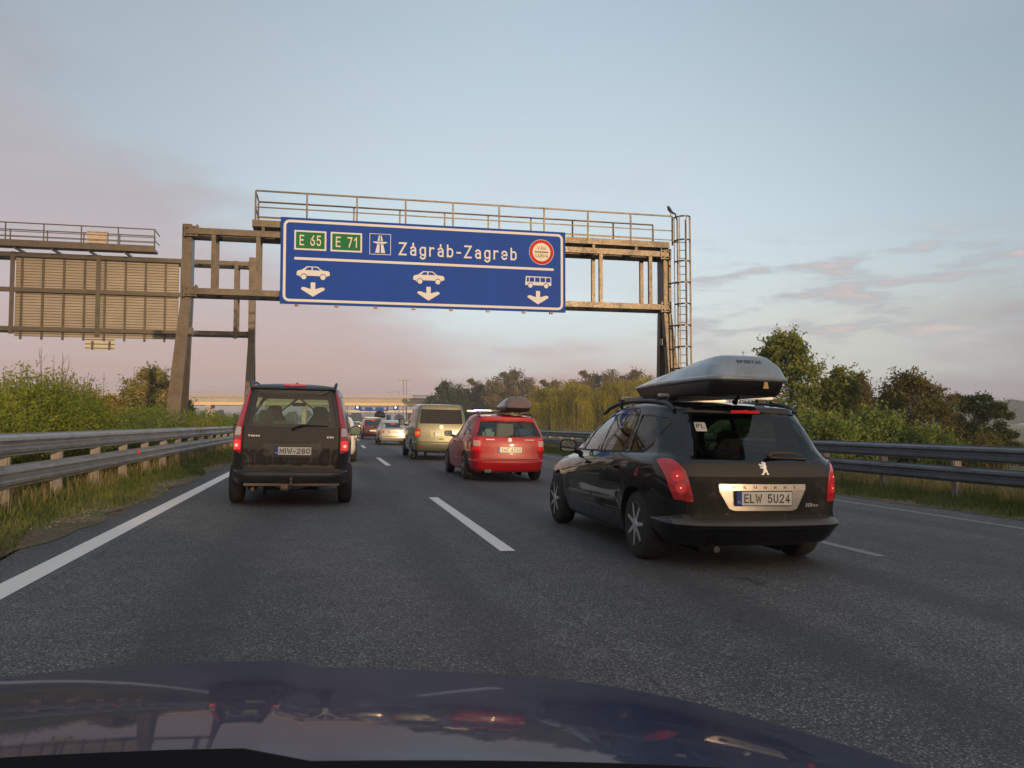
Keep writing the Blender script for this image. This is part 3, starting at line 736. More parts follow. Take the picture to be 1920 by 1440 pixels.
for dy in (-1.0, 1.0):
    b = MB(); v = [(-4.33, .2 if dy < 0 else .47, 5.5), (-3.98, .2 if dy < 0 else .47, 5.5), (-3.98, .45 if dy < 0 else .7, 5.5), (-4.33, .45 if dy < 0 else .7, 5.5)]
    v += [(x-.12+(.14 if x > -4.1 else -.06), y+dy, -.3) for x, y, z in v]
    b.add(v, [(0,1,2,3),(7,6,5,4),(0,4,5,1),(1,5,6,2),(2,6,7,3),(3,7,4,0)]); G2('leg', b)
b = MB(); b.box(-30, -8.85, -1.15, -.3, 10.02, 10.16); b.box(-30, -8.85, -1.2, -1.15, 9.98, 10.3)
x = -29.
while x < -9: b.box(x-.05, x+.05, -1.0, .5, 9.9, 10.017); x += 1.7
G2('walkway', b)
for y, x1 in ((-1.17, -8.87), (.1, -9.1)):
    b = MB(); zt = 11.15 if y < 0 else 11.08
    for z, w in ((zt, .05), (10.72, .035), (10.5, .03)): b.bar((-30, y, z), (x1, y, z), w)
    x = x1
    while x > -30: b.bar((x, y, 10.16), (x, y, zt), .05); x -= 1.72
    G2('railing', b)
b = MB(); b.bar((-8.87, -1.17, 11.15), (-8.87, .1, 11.08), .04); b.bar((-8.87, -1.17, 10.6), (-8.87, .1, 10.6), .035); G2('railing', b)
b = MB(); b.box(-12.3, -11.35, -.25, .05, 10.3, 11.12)
for k in range(5): b.box(-12.27, -11.38, -.27, -.252, 10.36+k*.15, 10.43+k*.15)
G2('control_cabinet', b, mat('cabinet_grey', (.42, .36, .28), .6, var=.15))
# sign back: stacked planks with vertical stiffeners
s2 = thing('direction_sign', 'back of a large ribbed sign panel on the opposite carriageway gantry', 'road sign', (0, OY, 0))
b = MB(); b.box(-15.72, -7.9, .24, .27, 5.62, 9.72); z = 5.64
b2 = MB()
while z < 9.68:
    b2.box(-15.71, -7.91, .195, .238, z, z+.105); z += .145
sh = mat('sign_back_alu', (.27, .25, .215), .5, .35, var=.12, vscale=1.2, dirt=(.26, .22, .17, .5), dscale=1.0, rvar=.3)
pn = b.build('panel', mat('sign_back_gap', (.10, .09, .08), .6), s2); b2.build('plank_rib', sh, pn)
b = MB(); x = -15.4
while x < -8: b.box(x-.05, x+.05, .105, .19, 5.45, 9.66); x += .98
b.build('stiffener', ST, s2)
s3 = thing('supplementary_sign', 'small white panel hanging below the sign back on the left gantry', 'road sign', (0, OY, 0))
b = MB(); b.box(-12.4, -10.95, .2, .22, 5.0, 5.60-.0); p = b.build('panel', mat('pale_back', (.45, .45, .40), .6), s3)
b = MB()
for z in (5.06, 5.27, 5.5): b.box(-12.38, -10.97, .16, .197, z, z+.04)
for x in (-12.02, -11.2): b.box(x-.05, x+.05, .1, .157, 4.98, 5.44)
b.build('stiffener', ST, s3)
# ------------------------------------------------------------------ vehicle toolkit
def crom(rows, sub=4):
    A = np.array(rows, float); n = len(A); out = []
    for i in range(n-1):
        p0 = A[max(i-1, 0)]; p1 = A[i]; p2 = A[i+1]; p3 = A[min(i+2, n-1)]
        for k in range(sub):
            t = k/sub
            # monotone-ish: limit tangents so creases stay tight
            m1 = (p2-p0)*.5; m2 = (p3-p1)*.5; d = p2-p1
            m1 = np.where(np.sign(m1) == np.sign(d), np.sign(d)*np.minimum(abs(m1), 2*abs(d)), 0)
            m2 = np.where(np.sign(m2) == np.sign(d), np.sign(d)*np.minimum(abs(m2), 2*abs(d)), 0)
            h00 = 2*t**3-3*t**2+1; h10 = t**3-2*t**2+t; h01 = -2*t**3+3*t**2; h11 = t**3-t**2
            out.append(h00*p1+h10*m1+h01*p2+h11*m2)
    out.append(A[-1]); return out
def halfring(r, cr, cf, rf, nr=9, nc=7, ns=26, tw=None):
    """right half of a horizontal slice, rear centre to front centre. r = yr,yf,zr,zm,zf,wr,wm,wf,rr"""
    yr, yf, zr, zm, zf, wr, wm, wf, rr = r
    rr = min(rr, max(wr*.97, .0001), (yf-yr)*.3); rf = min(rf, max(wf*.97, .0001), (yf-yr)*.3)
    P = []
    xs = wr-rr*.8
    for i in range(nr): x = xs*i/(nr-1); P.append((x, yr+cr*(x/max(wr, 1e-3))**2*min(1, wr/.5)))
    yc = P[-1][1]
    for i in range(1, nc+1):
        a = math.pi/2*i/nc; P.append((xs+(wr-xs)*math.sin(a), yc+rr*(1-math.cos(a))))
    y0 = P[-1][1]; y1 = yf-rf-cf*min(1, wf/.5)
    for i in range(1, ns):
        t = i/ns; y = y0+(y1-y0)*t
        w = wr*(1-t)*(1-2*t)+wm*4*t*(1-t)+wf*t*(2*t-1)
        P.append((w, y))
    xf = wf-rf*.8; 
    for i in range(nc+1):
        a = math.pi/2*i/nc; P.append((xf+(wf-xf)*math.cos(a), y1+rf*math.sin(a)))
    yc = P[-1][1]
    for i in range(1, nr): x = xf*(1-i/(nr-1)); P.append((x, yf-(yf-yc)*(x/max(xf, 1e-3))**2))
    out = []
    L_ = yf-yr
    for x, y in P:
        t = (y-yr)/L_; z = zr*(1-t)*(1-2*t)+zm*4*t*(1-t)+zf*t*(2*t-1)
        if tw: x, y, z = tw(x, y, z)
        out.append((x, y, z))
    return out
def loft_bm(rows, cr=.08, cf=.12, rf=.35, sub=4, ns=26, tw=None):
    R_ = crom(rows, sub); V = []; F = []
    for r in R_:
        h = halfring(list(r), cr, cf, rf, ns=ns, tw=tw)
        V += h+[(-x, y, z) for x, y, z in h[-2:0:-1]]
    n = len(V)//len(R_)
    for i in range(len(R_)-1):
        for k in range(n):
            F.append((i*n+k, i*n+(k+1) % n, (i+1)*n+(k+1) % n, (i+1)*n+k))
    bm = bmesh.new(); vs = [bm.verts.new(v) for v in V]
    for f in F:
        try: bm.faces.new([vs[i] for i in f])
        except ValueError: pass
    bmesh.ops.remove_doubles(bm, verts=bm.verts, dist=.0008)
    bmesh.ops.recalc_face_normals(bm, faces=bm.faces)
    return bm
class View:
    def __init__(s, U, V, D): s.U, s.V, s.D = Vector(U), Vector(V), Vector(D).normalized()
    def p(s, co): return (co.dot(s.U), co.dot(s.V))
REAR = View((1, 0, 0), (0, 0, 1), (0, 1, 0)); FRONT = View((1, 0, 0), (0, 0, 1), (0, -1, 0)); TOP = View((1, 0, 0), (0, 1, 0), (0, 0, -1))
def SIDE(s): return View((0, 1, 0), (0, 0, 1), (-s, 0, 0))
def QUART(s, a=45):      # from behind at an angle; u runs outwards
    c, q = math.cos(R(a)), math.sin(R(a)); return View((s*c, q, 0), (0, 0, 1), (-s*q, c, 0))
def rpoly(P, r, n=5):
    P = [Vector(p) for p in P]; out = []; m = len(P)
    for i, p in enumerate(P):
        a, b = P[i-1], P[(i+1) % m]; rr = min(r, (a-p).length*.45, (b-p).length*.45)
        s, e = p+(a-p).normalized()*rr, p+(b-p).normalized()*rr
        for k in range(n+1):
            t = k/n; q = s*(1-t)**2+p*2*t*(1-t)+e*t*t; out.append((q.x, q.y))
    return out
def area2(P): return sum(P[i][0]*P[(i+1) % len(P)][1]-P[(i+1) % len(P)][0]*P[i][1] for i in range(len(P)))
def scalep(P, d):       # grow a convex outline by d
    if area2(P) < 0: P = P[::-1]
    cx_ = sum(p[0] for p in P)/len(P); cy_ = sum(p[1] for p in P)/len(P); out = []
    for x, y in P:
        l = math.hypot(x-cx_, y-cy_); out.append((x+(x-cx_)/l*d, y+(y-cy_)/l*d))
    return out
def cut_hole(bm, P, view):
    if area2(P) < 0: P = P[::-1]
    us = [p[0] for p in P]; vs = [p[1] for p in P]; bb = (min(us)-.02, max(us)+.02, min(vs)-.02, max(vs)+.02)
    UV = [(Vector(view.U), Vector(view.V))]
    def cand():
        out = []
        for f in bm.faces:
            if f.normal.dot(view.D) > -.05: continue
            c = [view.p(v.co) for v in f.verts]
            if max(q[0] for q in c) < bb[0] or min(q[0] for q in c) > bb[1] or max(q[1] for q in c) < bb[2] or min(q[1] for q in c) > bb[3]: continue
            out.append(f)
        return out
    # right-handedness of the view decides which side is inside
    hand = 1 if view.U.cross(view.V).dot(view.D) < 0 else -1
    for i in range(len(P)):
        a, b = P[i], P[(i+1) % len(P)]
        if math.hypot(b[0]-a[0], b[1]-a[1]) < 1e-5: continue
        co = view.U*a[0]+view.V*a[1]
        nrm = view.U*(b[1]-a[1])-view.V*(b[0]-a[0])
        fs = cand(); g_ = set(fs)
        for f in fs: g_.update(f.edges); g_.update(f.verts)
        bmesh.ops.bisect_plane(bm, geom=list(g_), plane_co=co, plane_no=nrm, dist=1e-5)
    def inside(p):
        for i in range(len(P)):
            a, b = P[i], P[(i+1) % len(P)]
            if (b[0]-a[0])*(p[1]-a[1])-(b[1]-a[1])*(p[0]-a[0]) < -1e-6: return False
        return True
    dele = [f for f in cand() if inside(view.p(f.calc_center_median()))]
    bmesh.ops.delete(bm, geom=dele, context='FACES')
def shade(me, ang=32):
    me.shade_smooth()
    try: me.set_sharp_from_angle(angle=R(ang))
    except Exception: pass
class Car:
    def __init__(s, name, label, cat, X, Y, rz=0, group=None, paint='black', rows=None, cr=.08, cf=.14, rf=.35, sub=4, ns=26, tw=None, step=.06):
        s.t = thing(name, label, cat, (X, Y, gz(X)), rz, group); s.t.rotation_euler = (0, .02, rz)
        s.paint = paint; s.step = step
        s.bm = loft_bm(rows, cr, cf, rf, sub, ns, tw); s.bvh = BVHTree.FromBMesh(s.bm); s.body = None; s.gap = MB()
    def hit(s, u, v, view):
        o = view.U*u+view.V*v-view.D*8
        loc, n, i, d = s.bvh.ray_cast(o, view.D)
        if loc is None:
            loc, n, i, d = s.bvh.find_nearest(o+view.D*8)
        if n.dot(view.D) > 0: n = -n
        return loc, n
    def patch(s, name, P, view, material, off=.004, thick=.012, parent=None, r=0, step=None, smooth=True):
        step = step or s.step
        if r: P = rpoly(P, r)
        bm = bmesh.new(); bm.faces.new([bm.verts.new((p[0], p[1], 0)) for p in P])
        us = [p[0] for p in P]; vs = [p[1] for p in P]
        for ax, lo, hi in ((0, min(us), max(us)), (1, min(vs), max(vs))):
            k = math.floor(lo/step)+1
            while k*step < hi:
                no = (1, 0, 0) if ax == 0 else (0, 1, 0); co = (k*step, 0, 0) if ax == 0 else (0, k*step, 0)
                bmesh.ops.bisect_plane(bm, geom=bm.verts[:]+bm.edges[:]+bm.faces[:], plane_co=co, plane_no=no, dist=1e-6); k += 1
        bmesh.ops.triangulate(bm, faces=[f for f in bm.faces if len(f.verts) > 4])
        nn = {}
        for v in bm.verts:
            loc, n = s.hit(v.co.x, v.co.y, view); nn[v] = n; v.co = loc
        bm.normal_update()
        for v in bm.verts: v.co = v.co+nn[v]*off
        bm.normal_update()
        if sum(f.normal.dot(view.D)*f.calc_area() for f in bm.faces) > 0: bmesh.ops.reverse_faces(bm, faces=bm.faces[:])
        if thick:
            be = [e for e in bm.edges if len(e.link_faces) == 1]; nf = {}
            for e in be:
                for v in e.verts:
                    if v not in nf: nf[v] = bm.verts.new(v.co-nn[v]*thick)
            for e in be:
                l = e.link_loops[0]; a, b = l.vert, l.link_loop_next.vert
                f = bm.faces.new((b, a, nf[a], nf[b])); e.smooth = False
        me = bpy.data.meshes.new(name); bm.to_mesh(me); bm.free()
        if smooth: me.shade_smooth()
        return link(name, me, material, parent or s.t)
    def ring(s, name, P, view, w, material, off=.003, parent=None):
        """a thin band just outside outline P"""
        Q = scalep(P, w); P = P if area2(P) > 0 else P[::-1]; n = len(P); b = MB()
        def pr(p):
            l, q = s.hit(p[0], p[1], view); return l+q*off, l-q*.01
        I = [pr(p) for p in P]; O = [pr(p) for p in Q]
        v = [i[0] for i in I]+[o[0] for o in O]+[i[1] for i in I]
        b.add(v, [(k, (k+1) % n, n+(k+1) % n, n+k) for k in range(n)]+[(k, (k+1) % n, 2*n+(k+1) % n, 2*n+k) for k in range(n)])
        me = b.mesh(name, fix=False); me.shade_smooth(); return link(name, me, material, parent or s.t)
    def seam(s, pts, view, w=.007, step=.05, mb=None, off=.0035):
        Q = []
        for i in range(len(pts)-1):
            a, b = Vector(pts[i]), Vector(pts[i+1]); n = max(1, int((b-a).length/step))
            for k in range(n): Q.append(a+(b-a)*k/n)
        Q.append(Vector(pts[-1])); V = []; F = []
        for i, p in enumerate(Q):
            d = (Q[min(i+1, len(Q)-1)]-Q[max(i-1, 0)]).normalized(); n = Vector((-d.y, d.x))*w/2
            for q in (p+n, p-n):
                l, nn = s.hit(q.x, q.y, view); V.append(l+nn*off)
        for i in range(len(Q)-1): F.append((2*i, 2*i+1, 2*i+3, 2*i+2))
        (mb or s.gap).add(V, F)
    def text(s, name, txt, u0, u1, vb, cap, view, material, off=.006, parent=None, bold=.15, space=.22, flat=True, skew=0):
        V, F, w = letters(txt, bold, space); k = (u1-u0)/w; b = MB()
        l0, n0 = s.hit((u0+u1)/2, vb+cap/2, view)
        for x, y, ly in V:
            u, v = u0+x*k+skew*y*cap, vb+y*cap
            l, n = s.hit(u, v, view); b.v.append(tuple(l+n*(off+.0003*ly)))
        b.f = list(F); me = b.mesh(name, fix=False); return link(name, me, material, parent or s.t)
    def window(s, name, P, view, glass, r=.04, frame=.012, fm='black', grow=0):
        P = rpoly(P, r, 4) if r else P
        w = s.patch(name, P, view, glass, off=-.004, thick=0, step=.12)
        if frame: s.ring('window_seal', P, view, frame, fm, parent=w)
        cut_hole(s.bm, P, view); return w
    def arch(s, y, z, r, w, lip=True):
        n = 18; P = [(y+r*math.cos(R(-20+220*k/n)), z+r*math.sin(R(-20+220*k/n))) for k in range(n+1)]
        P = [(p[0], max(p[1], .05)) for p in P]; P += [(y-r*.94, -.1), (y+r*.94, -.1)]
        Q = []
        for p in P:
            if not Q or math.hypot(p[0]-Q[-1][0], p[1]-Q[-1][1]) > 1e-3: Q.append(p)
        for sd in (-1, 1):
            cut_hole(s.bm, Q, SIDE(sd))
            b = MB(); V = []; F = []; m = 16
            for k in range(m+1):
                a = R(-15+210*k/m); yy, zz = y+(r+.004)*math.cos(a), max(z+(r+.004)*math.sin(a), .12)
                l, nn = s.hit(yy, max(zz, .24), SIDE(sd)); V += [(l.x-.003*sd, yy, zz), (sd*w*.45, yy, zz)]
            for k in range(m): F.append((2*k, 2*k+1, 2*k+3, 2*k+2))
            b.add(V, F); b.add([(sd*w*.45, y-r, .1), (sd*w*.45, y+r, .1), (sd*w*.45, y+r, z+r), (sd*w*.45, y-r, z+r)], [(0, 1, 2, 3)])
            me = b.mesh('wheel_arch', fix=False); me.shade_smooth(); link('wheel_arch', me, 'seam', s.t)
    def finish(s, smooth_ang=38, liner=True, inner='inner'):
        bm = s.bm; bm.normal_update()
        me = bpy.data.meshes.new('body'); bm.to_mesh(me); shade(me, smooth_ang); s.body = link('body', me, s.paint, s.t)
        if liner:
            b2 = bm.copy(); b2.normal_update()
            nv = [(v, v.normal.copy()) for v in b2.verts]
            for v, n in nv: v.co = v.co-n*.022
            bmesh.ops.reverse_faces(b2, faces=b2.faces[:]); m2 = bpy.data.meshes.new('interior_trim'); b2.to_mesh(m2); b2.free()
            m2.shade_smooth(); link('interior_trim', m2, inner, s.t)
        bm.free()
        if s.gap.v:
            me = s.gap.mesh('panel_gap', fix=False); link('panel_gap', me, 'seam', s.t)
        return s
    def wheels(s, ys, x, r, w, style='disc', rimmat=None, n=7, simple=False):
        for y in ys:
            for sd in (-1, 1):
                b = MB(); h = w/2
                prof = [(-h, r*.62), (-h*1.0, r*.80), (-h*.86, r*.95), (-h*.55, r), (h*.55, r), (h*.86, r*.95), (h, r*.80), (h, r*.62)]
                b.lathe_x(prof, 20 if simple else 40)
                o = b.build('wheel', 'rubber', s.t, smooth=True, loc=(sd*(x-h), y, r), ang=50)
                rb = MB(); R0 = r*.66
                rb.lathe_x([(h*.55*sd, R0), (h*1.02*sd, R0*1.0), (h*1.05*sd, R0*.95), (h*.80*sd, R0*.90), (h*.35*sd, R0*.86)], 20 if simple else 36)
                if style == 'spokes':
                    bb = MB()
                    for k in range(n):
                        a = 2*math.pi*k/n+.35; ca, sa = math.cos(a), math.sin(a)
                        for wob in ((-.02, -.012, -.05, -.028), (.012, .02, .028, .05)) if False else ((-.022, .022, -.012, .012),):
                            p = [(R0*.12, wob[0]*1.0), (R0*.12, wob[1]*1.0), (R0*.94, wob[3]), (R0*.94, wob[2])]
                            v = [(sd*h*1.03, ca*a_-sa*b_, sa*a_+ca*b_) for a_, b_ in p]+[(sd*h*.6, ca*a_-sa*b_, sa*a_+ca*b_) for a_, b_ in p]
                            bb.add(v, [(0,1,2,3),(7,6,5,4),(0,4,5,1),(1,5,6,2),(2,6,7,3),(3,7,4,0)])
                    bb.lathe_x([(sd*h*.6, R0*.2), (sd*h*1.1, R0*.19), (sd*h*1.12, R0*.13)], 16)
                    rr = link('rim', rb.mesh('rim'), 'black', o); rr.data.shade_smooth()
                    bb.build('hubcap', rimmat or 'chrome', o)
                elif style == 'multi':
                    bb = MB()
                    for k in range(n):
                        a = 2*math.pi*k/n; ca, sa = math.cos(a), math.sin(a)
                        p = [(R0*.2, -.018), (R0*.2, .018), (R0*.93, .032), (R0*.93, -.032)]
                        v = [(sd*h*1.0, ca*a_-sa*b_, sa*a_+ca*b_) for a_, b_ in p]+[(sd*h*.7, ca*a_-sa*b_, sa*a_+ca*b_) for a_, b_ in p]
                        bb.add(v, [(0,1,2,3),(7,6,5,4),(0,4,5,1),(1,5,6,2),(2,6,7,3),(3,7,4,0)])
                    bb.lathe_x([(sd*h*.6, R0*.3), (sd*h*1.05, R0*.28), (sd*h*1.08, R0*.15)], 16)
                    bb.lathe_x([(sd*h*.6, R0*1.0), (sd*h*1.04, R0*1.0), (sd*h*1.04, R0*.9), (sd*h*.6, R0*.9)], 30)
                    link('rim', rb.mesh('rim'), 'black', o); bb.build('hubcap', rimmat or 'chrome', o)
                else:
                    rb.lathe_x([(sd*h*.5, R0*.9), (sd*h*.75, R0*.5), (sd*h*.9, R0*.15)], 20)
                    link('rim', rb.mesh('rim'), rimmat or mat('rim_grey', (.25, .25, .25), .4, .6), o)
    def mirrors(s, y, z, x, col='black', w=.20, h=.15, stalk=.09, sides=(-1, 1)):
        for sd in sides:
            b = MB(); V = []; F = []; nu, nv = 14, 9
            for i in range(nv+1):
                t = i/nv; yy = y+t*.16-.0; k = (1-t**2.4)**.5 if t < 1 else 0
                k = max(k, .05)
                for j in range(nu):
                    a = 2*math.pi*j/nu; ca, sa = math.cos(a), math.sin(a)
                    e = .55; px = math.copysign(abs(ca)**e, ca)*w/2*k; pz = math.copysign(abs(sa)**e, sa)*h/2*k
                    V.append((sd*(x+w/2)+px, yy, z+pz))
            for i in range(nv):
                for j in range(nu): F.append((i*nu+j, i*nu+(j+1) % nu, (i+1)*nu+(j+1) % nu, (i+1)*nu+j))
            F.append(tuple(range(nv*nu, nv*nu+nu))); b.add(V, F)
            b.tube((sd*(x+.05), y+.07, z-h*.3), (sd*(x-stalk), y+.10, z-h*.55), .028, 8)
            o = b.build('door_mirror', col, s.t, smooth=True, ang=50)
            g_ = MB(); g_.add([(sd*(x+w/2)+math.copysign(abs(math.cos(2*math.pi*j/24))**.6, math.cos(2*math.pi*j/24))*w*.44, y+.004-0.0*j, z+math.copysign(abs(math.sin(2*math.pi*j/24))**.6, math.sin(2*math.pi*j/24))*h*.42) for j in range(24)], [tuple(range(24))])
            gl = g_.build('mirror_glass', mat('mirror_glass', (.45, .55, .52), .03, 1), o)
            # aim it slightly outwards
    def plate(s, txt, u, v, y, w=.52, h=.112, view=REAR, eu=True, tilt=0, frame='black', bold=.15, land=None, ink='ink'):
        t_ = MB(); t_.box(u-w/2-.008, u+w/2+.008, y-.004, y+.014, v-h/2-.008, v+h/2+.008)
        o = t_.build('number_plate', frame, s.t, bevel=.004)
        b = MB(); b.box(u-w/2, u+w/2, y-.007, y-.0045, v-h/2, v+h/2); b.build('plate_face', 'plate', o)
        x0 = u-w/2
        if eu:
            b = MB(); b.box(x0, x0+.045, y-.009, y-.0074, v-h/2, v+h/2); b.build('country_band', 'eu', o); x0 += .045
            if land:
                b = MB(); text_on_y(b, land, x0-.038, x0-.008, v-h*.36, h*.2, y-.0095, .16); b.build('country_letter', 'white', o)
        b = MB(); text_on_y(b, txt, x0+.022, u+w/2-.018, v-h*.33, h*.66, y-.008, bold, .2); b.build('plate_lettering', ink, o)
        return o
    def seats(s, ys, zb, zt, w=.5, rear=None, x=.37):
        for (y, xs) in ys:
            for xx in xs:
                b = MB(); 
                pr = [(-w/2, zb), (w/2, zb), (w/2*.96, zb+(zt-zb)*.6), (w/2*.62, zt-.20), (.11, zt-.18), (.12, zt-.04), (.08, zt), (-.08, zt), (-.12, zt-.04), (-.11, zt-.18), (-w/2*.62, zt-.20), (-w/2*.96, zb+(zt-zb)*.6)]
                b.prism([(p[0]+xx, p[1]) for p in pr], y, y+.13); b.build('seat', 'seat', s.t, bevel=.03)
def rack_bars(car, ys, z, w, foot=.08, mat_='chrome'):
    for y in ys:
        b = MB(); n = 12; V = []
        b.box(-w, w, y-.025, y+.025, z-.012, z+.018); o = b.build('roof_bar', mat_, car.t, bevel=.01)
        for sd in (-1, 1):
            c = MB(); c.box(sd*(w-.14)-.05, sd*(w-.14)+.05, y-.045, y+.045, z-foot, z-.014); c.build('bar_foot', 'black', o, bevel=.015)
def roof_box(name, label, X, Y, Z, rows, lid, base_rows, txt=None, tcol='ink', rz=0, facet=True, tag_=None):
    t = thing(name, label, 'roof box', (X, Y, Z), rz); t.rotation_euler = (0, .02, rz)
    bm = loft_bm(base_rows, .03, .05, .12, 3, 16); me = bpy.data.meshes.new('base'); bm.to_mesh(me); bm.free(); shade(me, 35); link('base', me, 'black', t)
    bm = loft_bm(rows, .05, .1, .16, 1 if facet else 4, 16); bvh = BVHTree.FromBMesh(bm); me = bpy.data.meshes.new('lid'); bm.to_mesh(me); bm.free(); shade(me, 22); link('lid', me, lid, t)
    return t, bvh
def carpaint(name, col, rough=.28, metal=.0, dust=(.10, .09, .08, .25), coat=1.0, var=0, spec=.5):
    m = mat(name, col, rough, metal, spec, coat=coat, coat_rough=.035, dirt=dust, dscale=2.2, dlo=.4, dhi=.8, rvar=.12)
    return m
P_BLACK = carpaint('black_car_paint', (.004, .0045, .0055), .45, dust=(.012, .011, .010, .3), spec=.08)
GL_DARK = glass_mat('tinted_glass', (.55, .75, .65), .35); GL_CLEAR = glass_mat('green_glass', (.80, .95, .86), .75); GL_PRIV = glass_mat('privacy_glass', (.3, .3, .32), .12)
SILVER = mat('satin_silver', (.55, .52, .48), .3, .85, var=.05)
DUSTY = mat('dusty_black', (.009, .008, .0075), .5, spec=.25, coat=.1, var=.3, vscale=9, dirt=(.07, .06, .05, .6), dscale=6, dlo=.5, dhi=.75)
# yr, yf, zr, zm, zf, wr, wm, wf, rr
def row(z, yr, yf, wr, wm, wf, rr=.36, zm=None, zf=None): return (yr, yf, z, z if zm is None else zm, z if zf is None else zf, wr, wm, wf, rr)
rows = [row(.21, .45, 4.1, .0, .0, .0), row(.20, .40, 4.15, .50, .60, .55), row(.20, .20, 4.3, .74, .84, .74), row(.24, .10, 4.36, .80, .87, .78), row(.32, .04, 4.42, .84, .885, .80),
        row(.385, .0, 4.45, .86, .90, .81), row(.41, .01, 4.46, .86, .90, .81), row(.425, .055, 4.46, .855, .90, .81), row(.46, .075, 4.46, .855, .90, .81),
        row(.62, .085, 4.44, .865, .905, .81), row(.78, .10, 4.36, .87, .90, .79, zf=.70), row(.88, .115, 4.15, .865, .885, .76, zm=.87, zf=.78), row(.93, .14, 3.86, .85, .87, .73, zm=.91, zf=.86),
        row(.965, .17, 3.66, .83, .85, .73, zm=.95, zf=.94), row(1.0, .21, 3.55, .80, .825, .72), row(1.15, .31, 3.18, .765, .79, .69), row(1.30, .41, 2.76, .715, .74, .665, zf=1.30),
        row(1.355, .45, 2.58, .685, .71, .64, zm=1.385, zf=1.355), row(1.385, .44, 2.48, .655, .675, .60, zm=1.44, zf=1.385), row(1.405, .46, 2.42, .55, .57, .50, zm=1.467, zf=1.405),
        row(1.415, .50, 2.38, .30, .32, .28, zm=1.48, zf=1.42), row(1.42, .52, 2.36, 0, 0, 0, zm=1.485, zf=1.425)]
def haunch(x, y, z):
    b = .022*math.exp(-((y-.86)/.42)**2)*math.exp(-((z-.62)/.22)**2)+.012*math.exp(-((y-3.56)/.42)**2)*math.exp(-((z-.6)/.2)**2)
    w = -.012*math.exp(-((z-.50)/.10)**2)*(1 if 1.2 < y < 3.1 else 0)
    return (x+(b+w)*(1 if x > .5 else 0), y, z)
c = Car('estate_car', 'black estate car carrying a grey roof box, nearest and largest car in the middle lane', 'car', 3.66, 6.18, paint=P_BLACK, rows=rows, cr=.13, cf=.16, rf=.45, ns=34, tw=haunch, step=.045)
# tail lamps (built for the left, mirrored for the right)
LP = [(-.955, .925), (-.90, .942), (-.83, .94), (-.765, .905), (-.715, .855), (-.685, .78), (-.66, .68), (-.64, .585), (-.72, .59), (-.795, .605), (-.835, .68), (-.87, .79), (-.905, .855)]
for sd in (-1, 1):
    v = View((-sd*-.9165, -.40, 0), (0, 0, 1), (-sd*.40, .9165, 0)) if sd < 0 else View((.9165, -.40*-1, 0), (0, 0, 1), (-.40, .9165, 0))
    P = LP if sd < 0 else [(-p[0], p[1]) for p in LP]
    if sd < 0: v = View((.9165, -.40, 0), (0, 0, 1), (.40, .9165, 0))
    else: v = View((.9165, .40, 0), (0, 0, 1), (-.40, .9165, 0))
    k = c.patch('tail_lamp', rpoly(P, .02, 3), v, 'tail', off=.012, thick=.03)
    for q, (du, dv, rad) in enumerate(((-.775, .80, .05), (-.745, .70, .045))):
        n = 14; C_ = [(-sd*-1*(-sd)*0+(du if sd < 0 else -du)+rad*math.cos(2*math.pi*i/n), dv+rad*math.sin(2*math.pi*i/n)) for i in range(n)]
        c.patch('lamp_chamber', C_, v, mat('lamp_bright_red', (.60, .012, .016), .2, coat=1, emit=(1, .02, .02), estr=.12), off=.0145, thick=.002, parent=k)
        D_ = [((du if sd < 0 else -du)+.007*math.cos(2*math.pi*i/8), dv+.007*math.sin(2*math.pi*i/8)) for i in range(8)]
        c.patch('bulb', D_, v, mat('bulb_lit', (1, .5, .4), .2, emit=(1, .35, .3), estr=1.0), off=.017, thick=.001, parent=k)
    V2 = [(-.80, .60), (-.645, .592), (-.652, .66), (-.83, .672)]; V2 = V2 if sd < 0 else [(-p[0], p[1]) for p in V2]
    c.patch('reflector', V2, v, mat('lamp_dark_red', (.34, .01, .015), .2, coat=1), off=.0142, thick=.002, parent=k)
# tailgate lower skin, recess, number plate bow
gate = c.patch('tailgate', rpoly([(-.70, .80), (.70, .80), (.70, .50), (.64, .445), (-.64, .445), (-.70, .50)], .04), REAR, DUSTY, off=.004, thick=.01)
c.seam([(-.70, .90), (-.715, .81), (-.71, .5), (-.64, .437), (.64, .437), (.71, .5), (.715, .81), (.70, .90)], REAR, .008)
lip = c.patch('tailgate_lip', [(-.715, .885), (-.70, .905), (.70, .905), (.715, .885), (.70, .80), (-.70, .80)], REAR, P_BLACK, off=.010, thick=.02, smooth=True)
bow = c.patch('plate_surround', rpoly([(-.42, .735), (.40, .735), (.395, .68), (.31, .53), (.26, .515), (-.28, .515), (-.33, .53), (-.415, .68)], .012, 3), REAR, SILVER, off=.010, thick=.012)
bar_ = c.patch('chrome_strip', rpoly([(-.42, .74), (.40, .74), (.395, .685), (-.415, .685)], .01, 3), REAR, mat('brushed_strip', (.70, .66, .60), .25, .9), off=.022, thick=.016, parent=bow)
for k, ch in enumerate('PEUGEOT'): c.text('strip_lettering', ch, -.30+k*.095, -.30+k*.095+.028, .702, .022, REAR, mat('engraved', (.12, .10, .08), .4, .5), off=.0235, parent=bow, bold=.2)
c.plate('ELW 5U24', -.02, .622, .060, w=.52, h=.115, land='PL', tilt=0)
b = MB(); b.box(.002, .014, .0505, .0525, .615, .635); b.build('validation_sticker', mat('sticker_pale', (.85, .82, .6), .4), c.t)
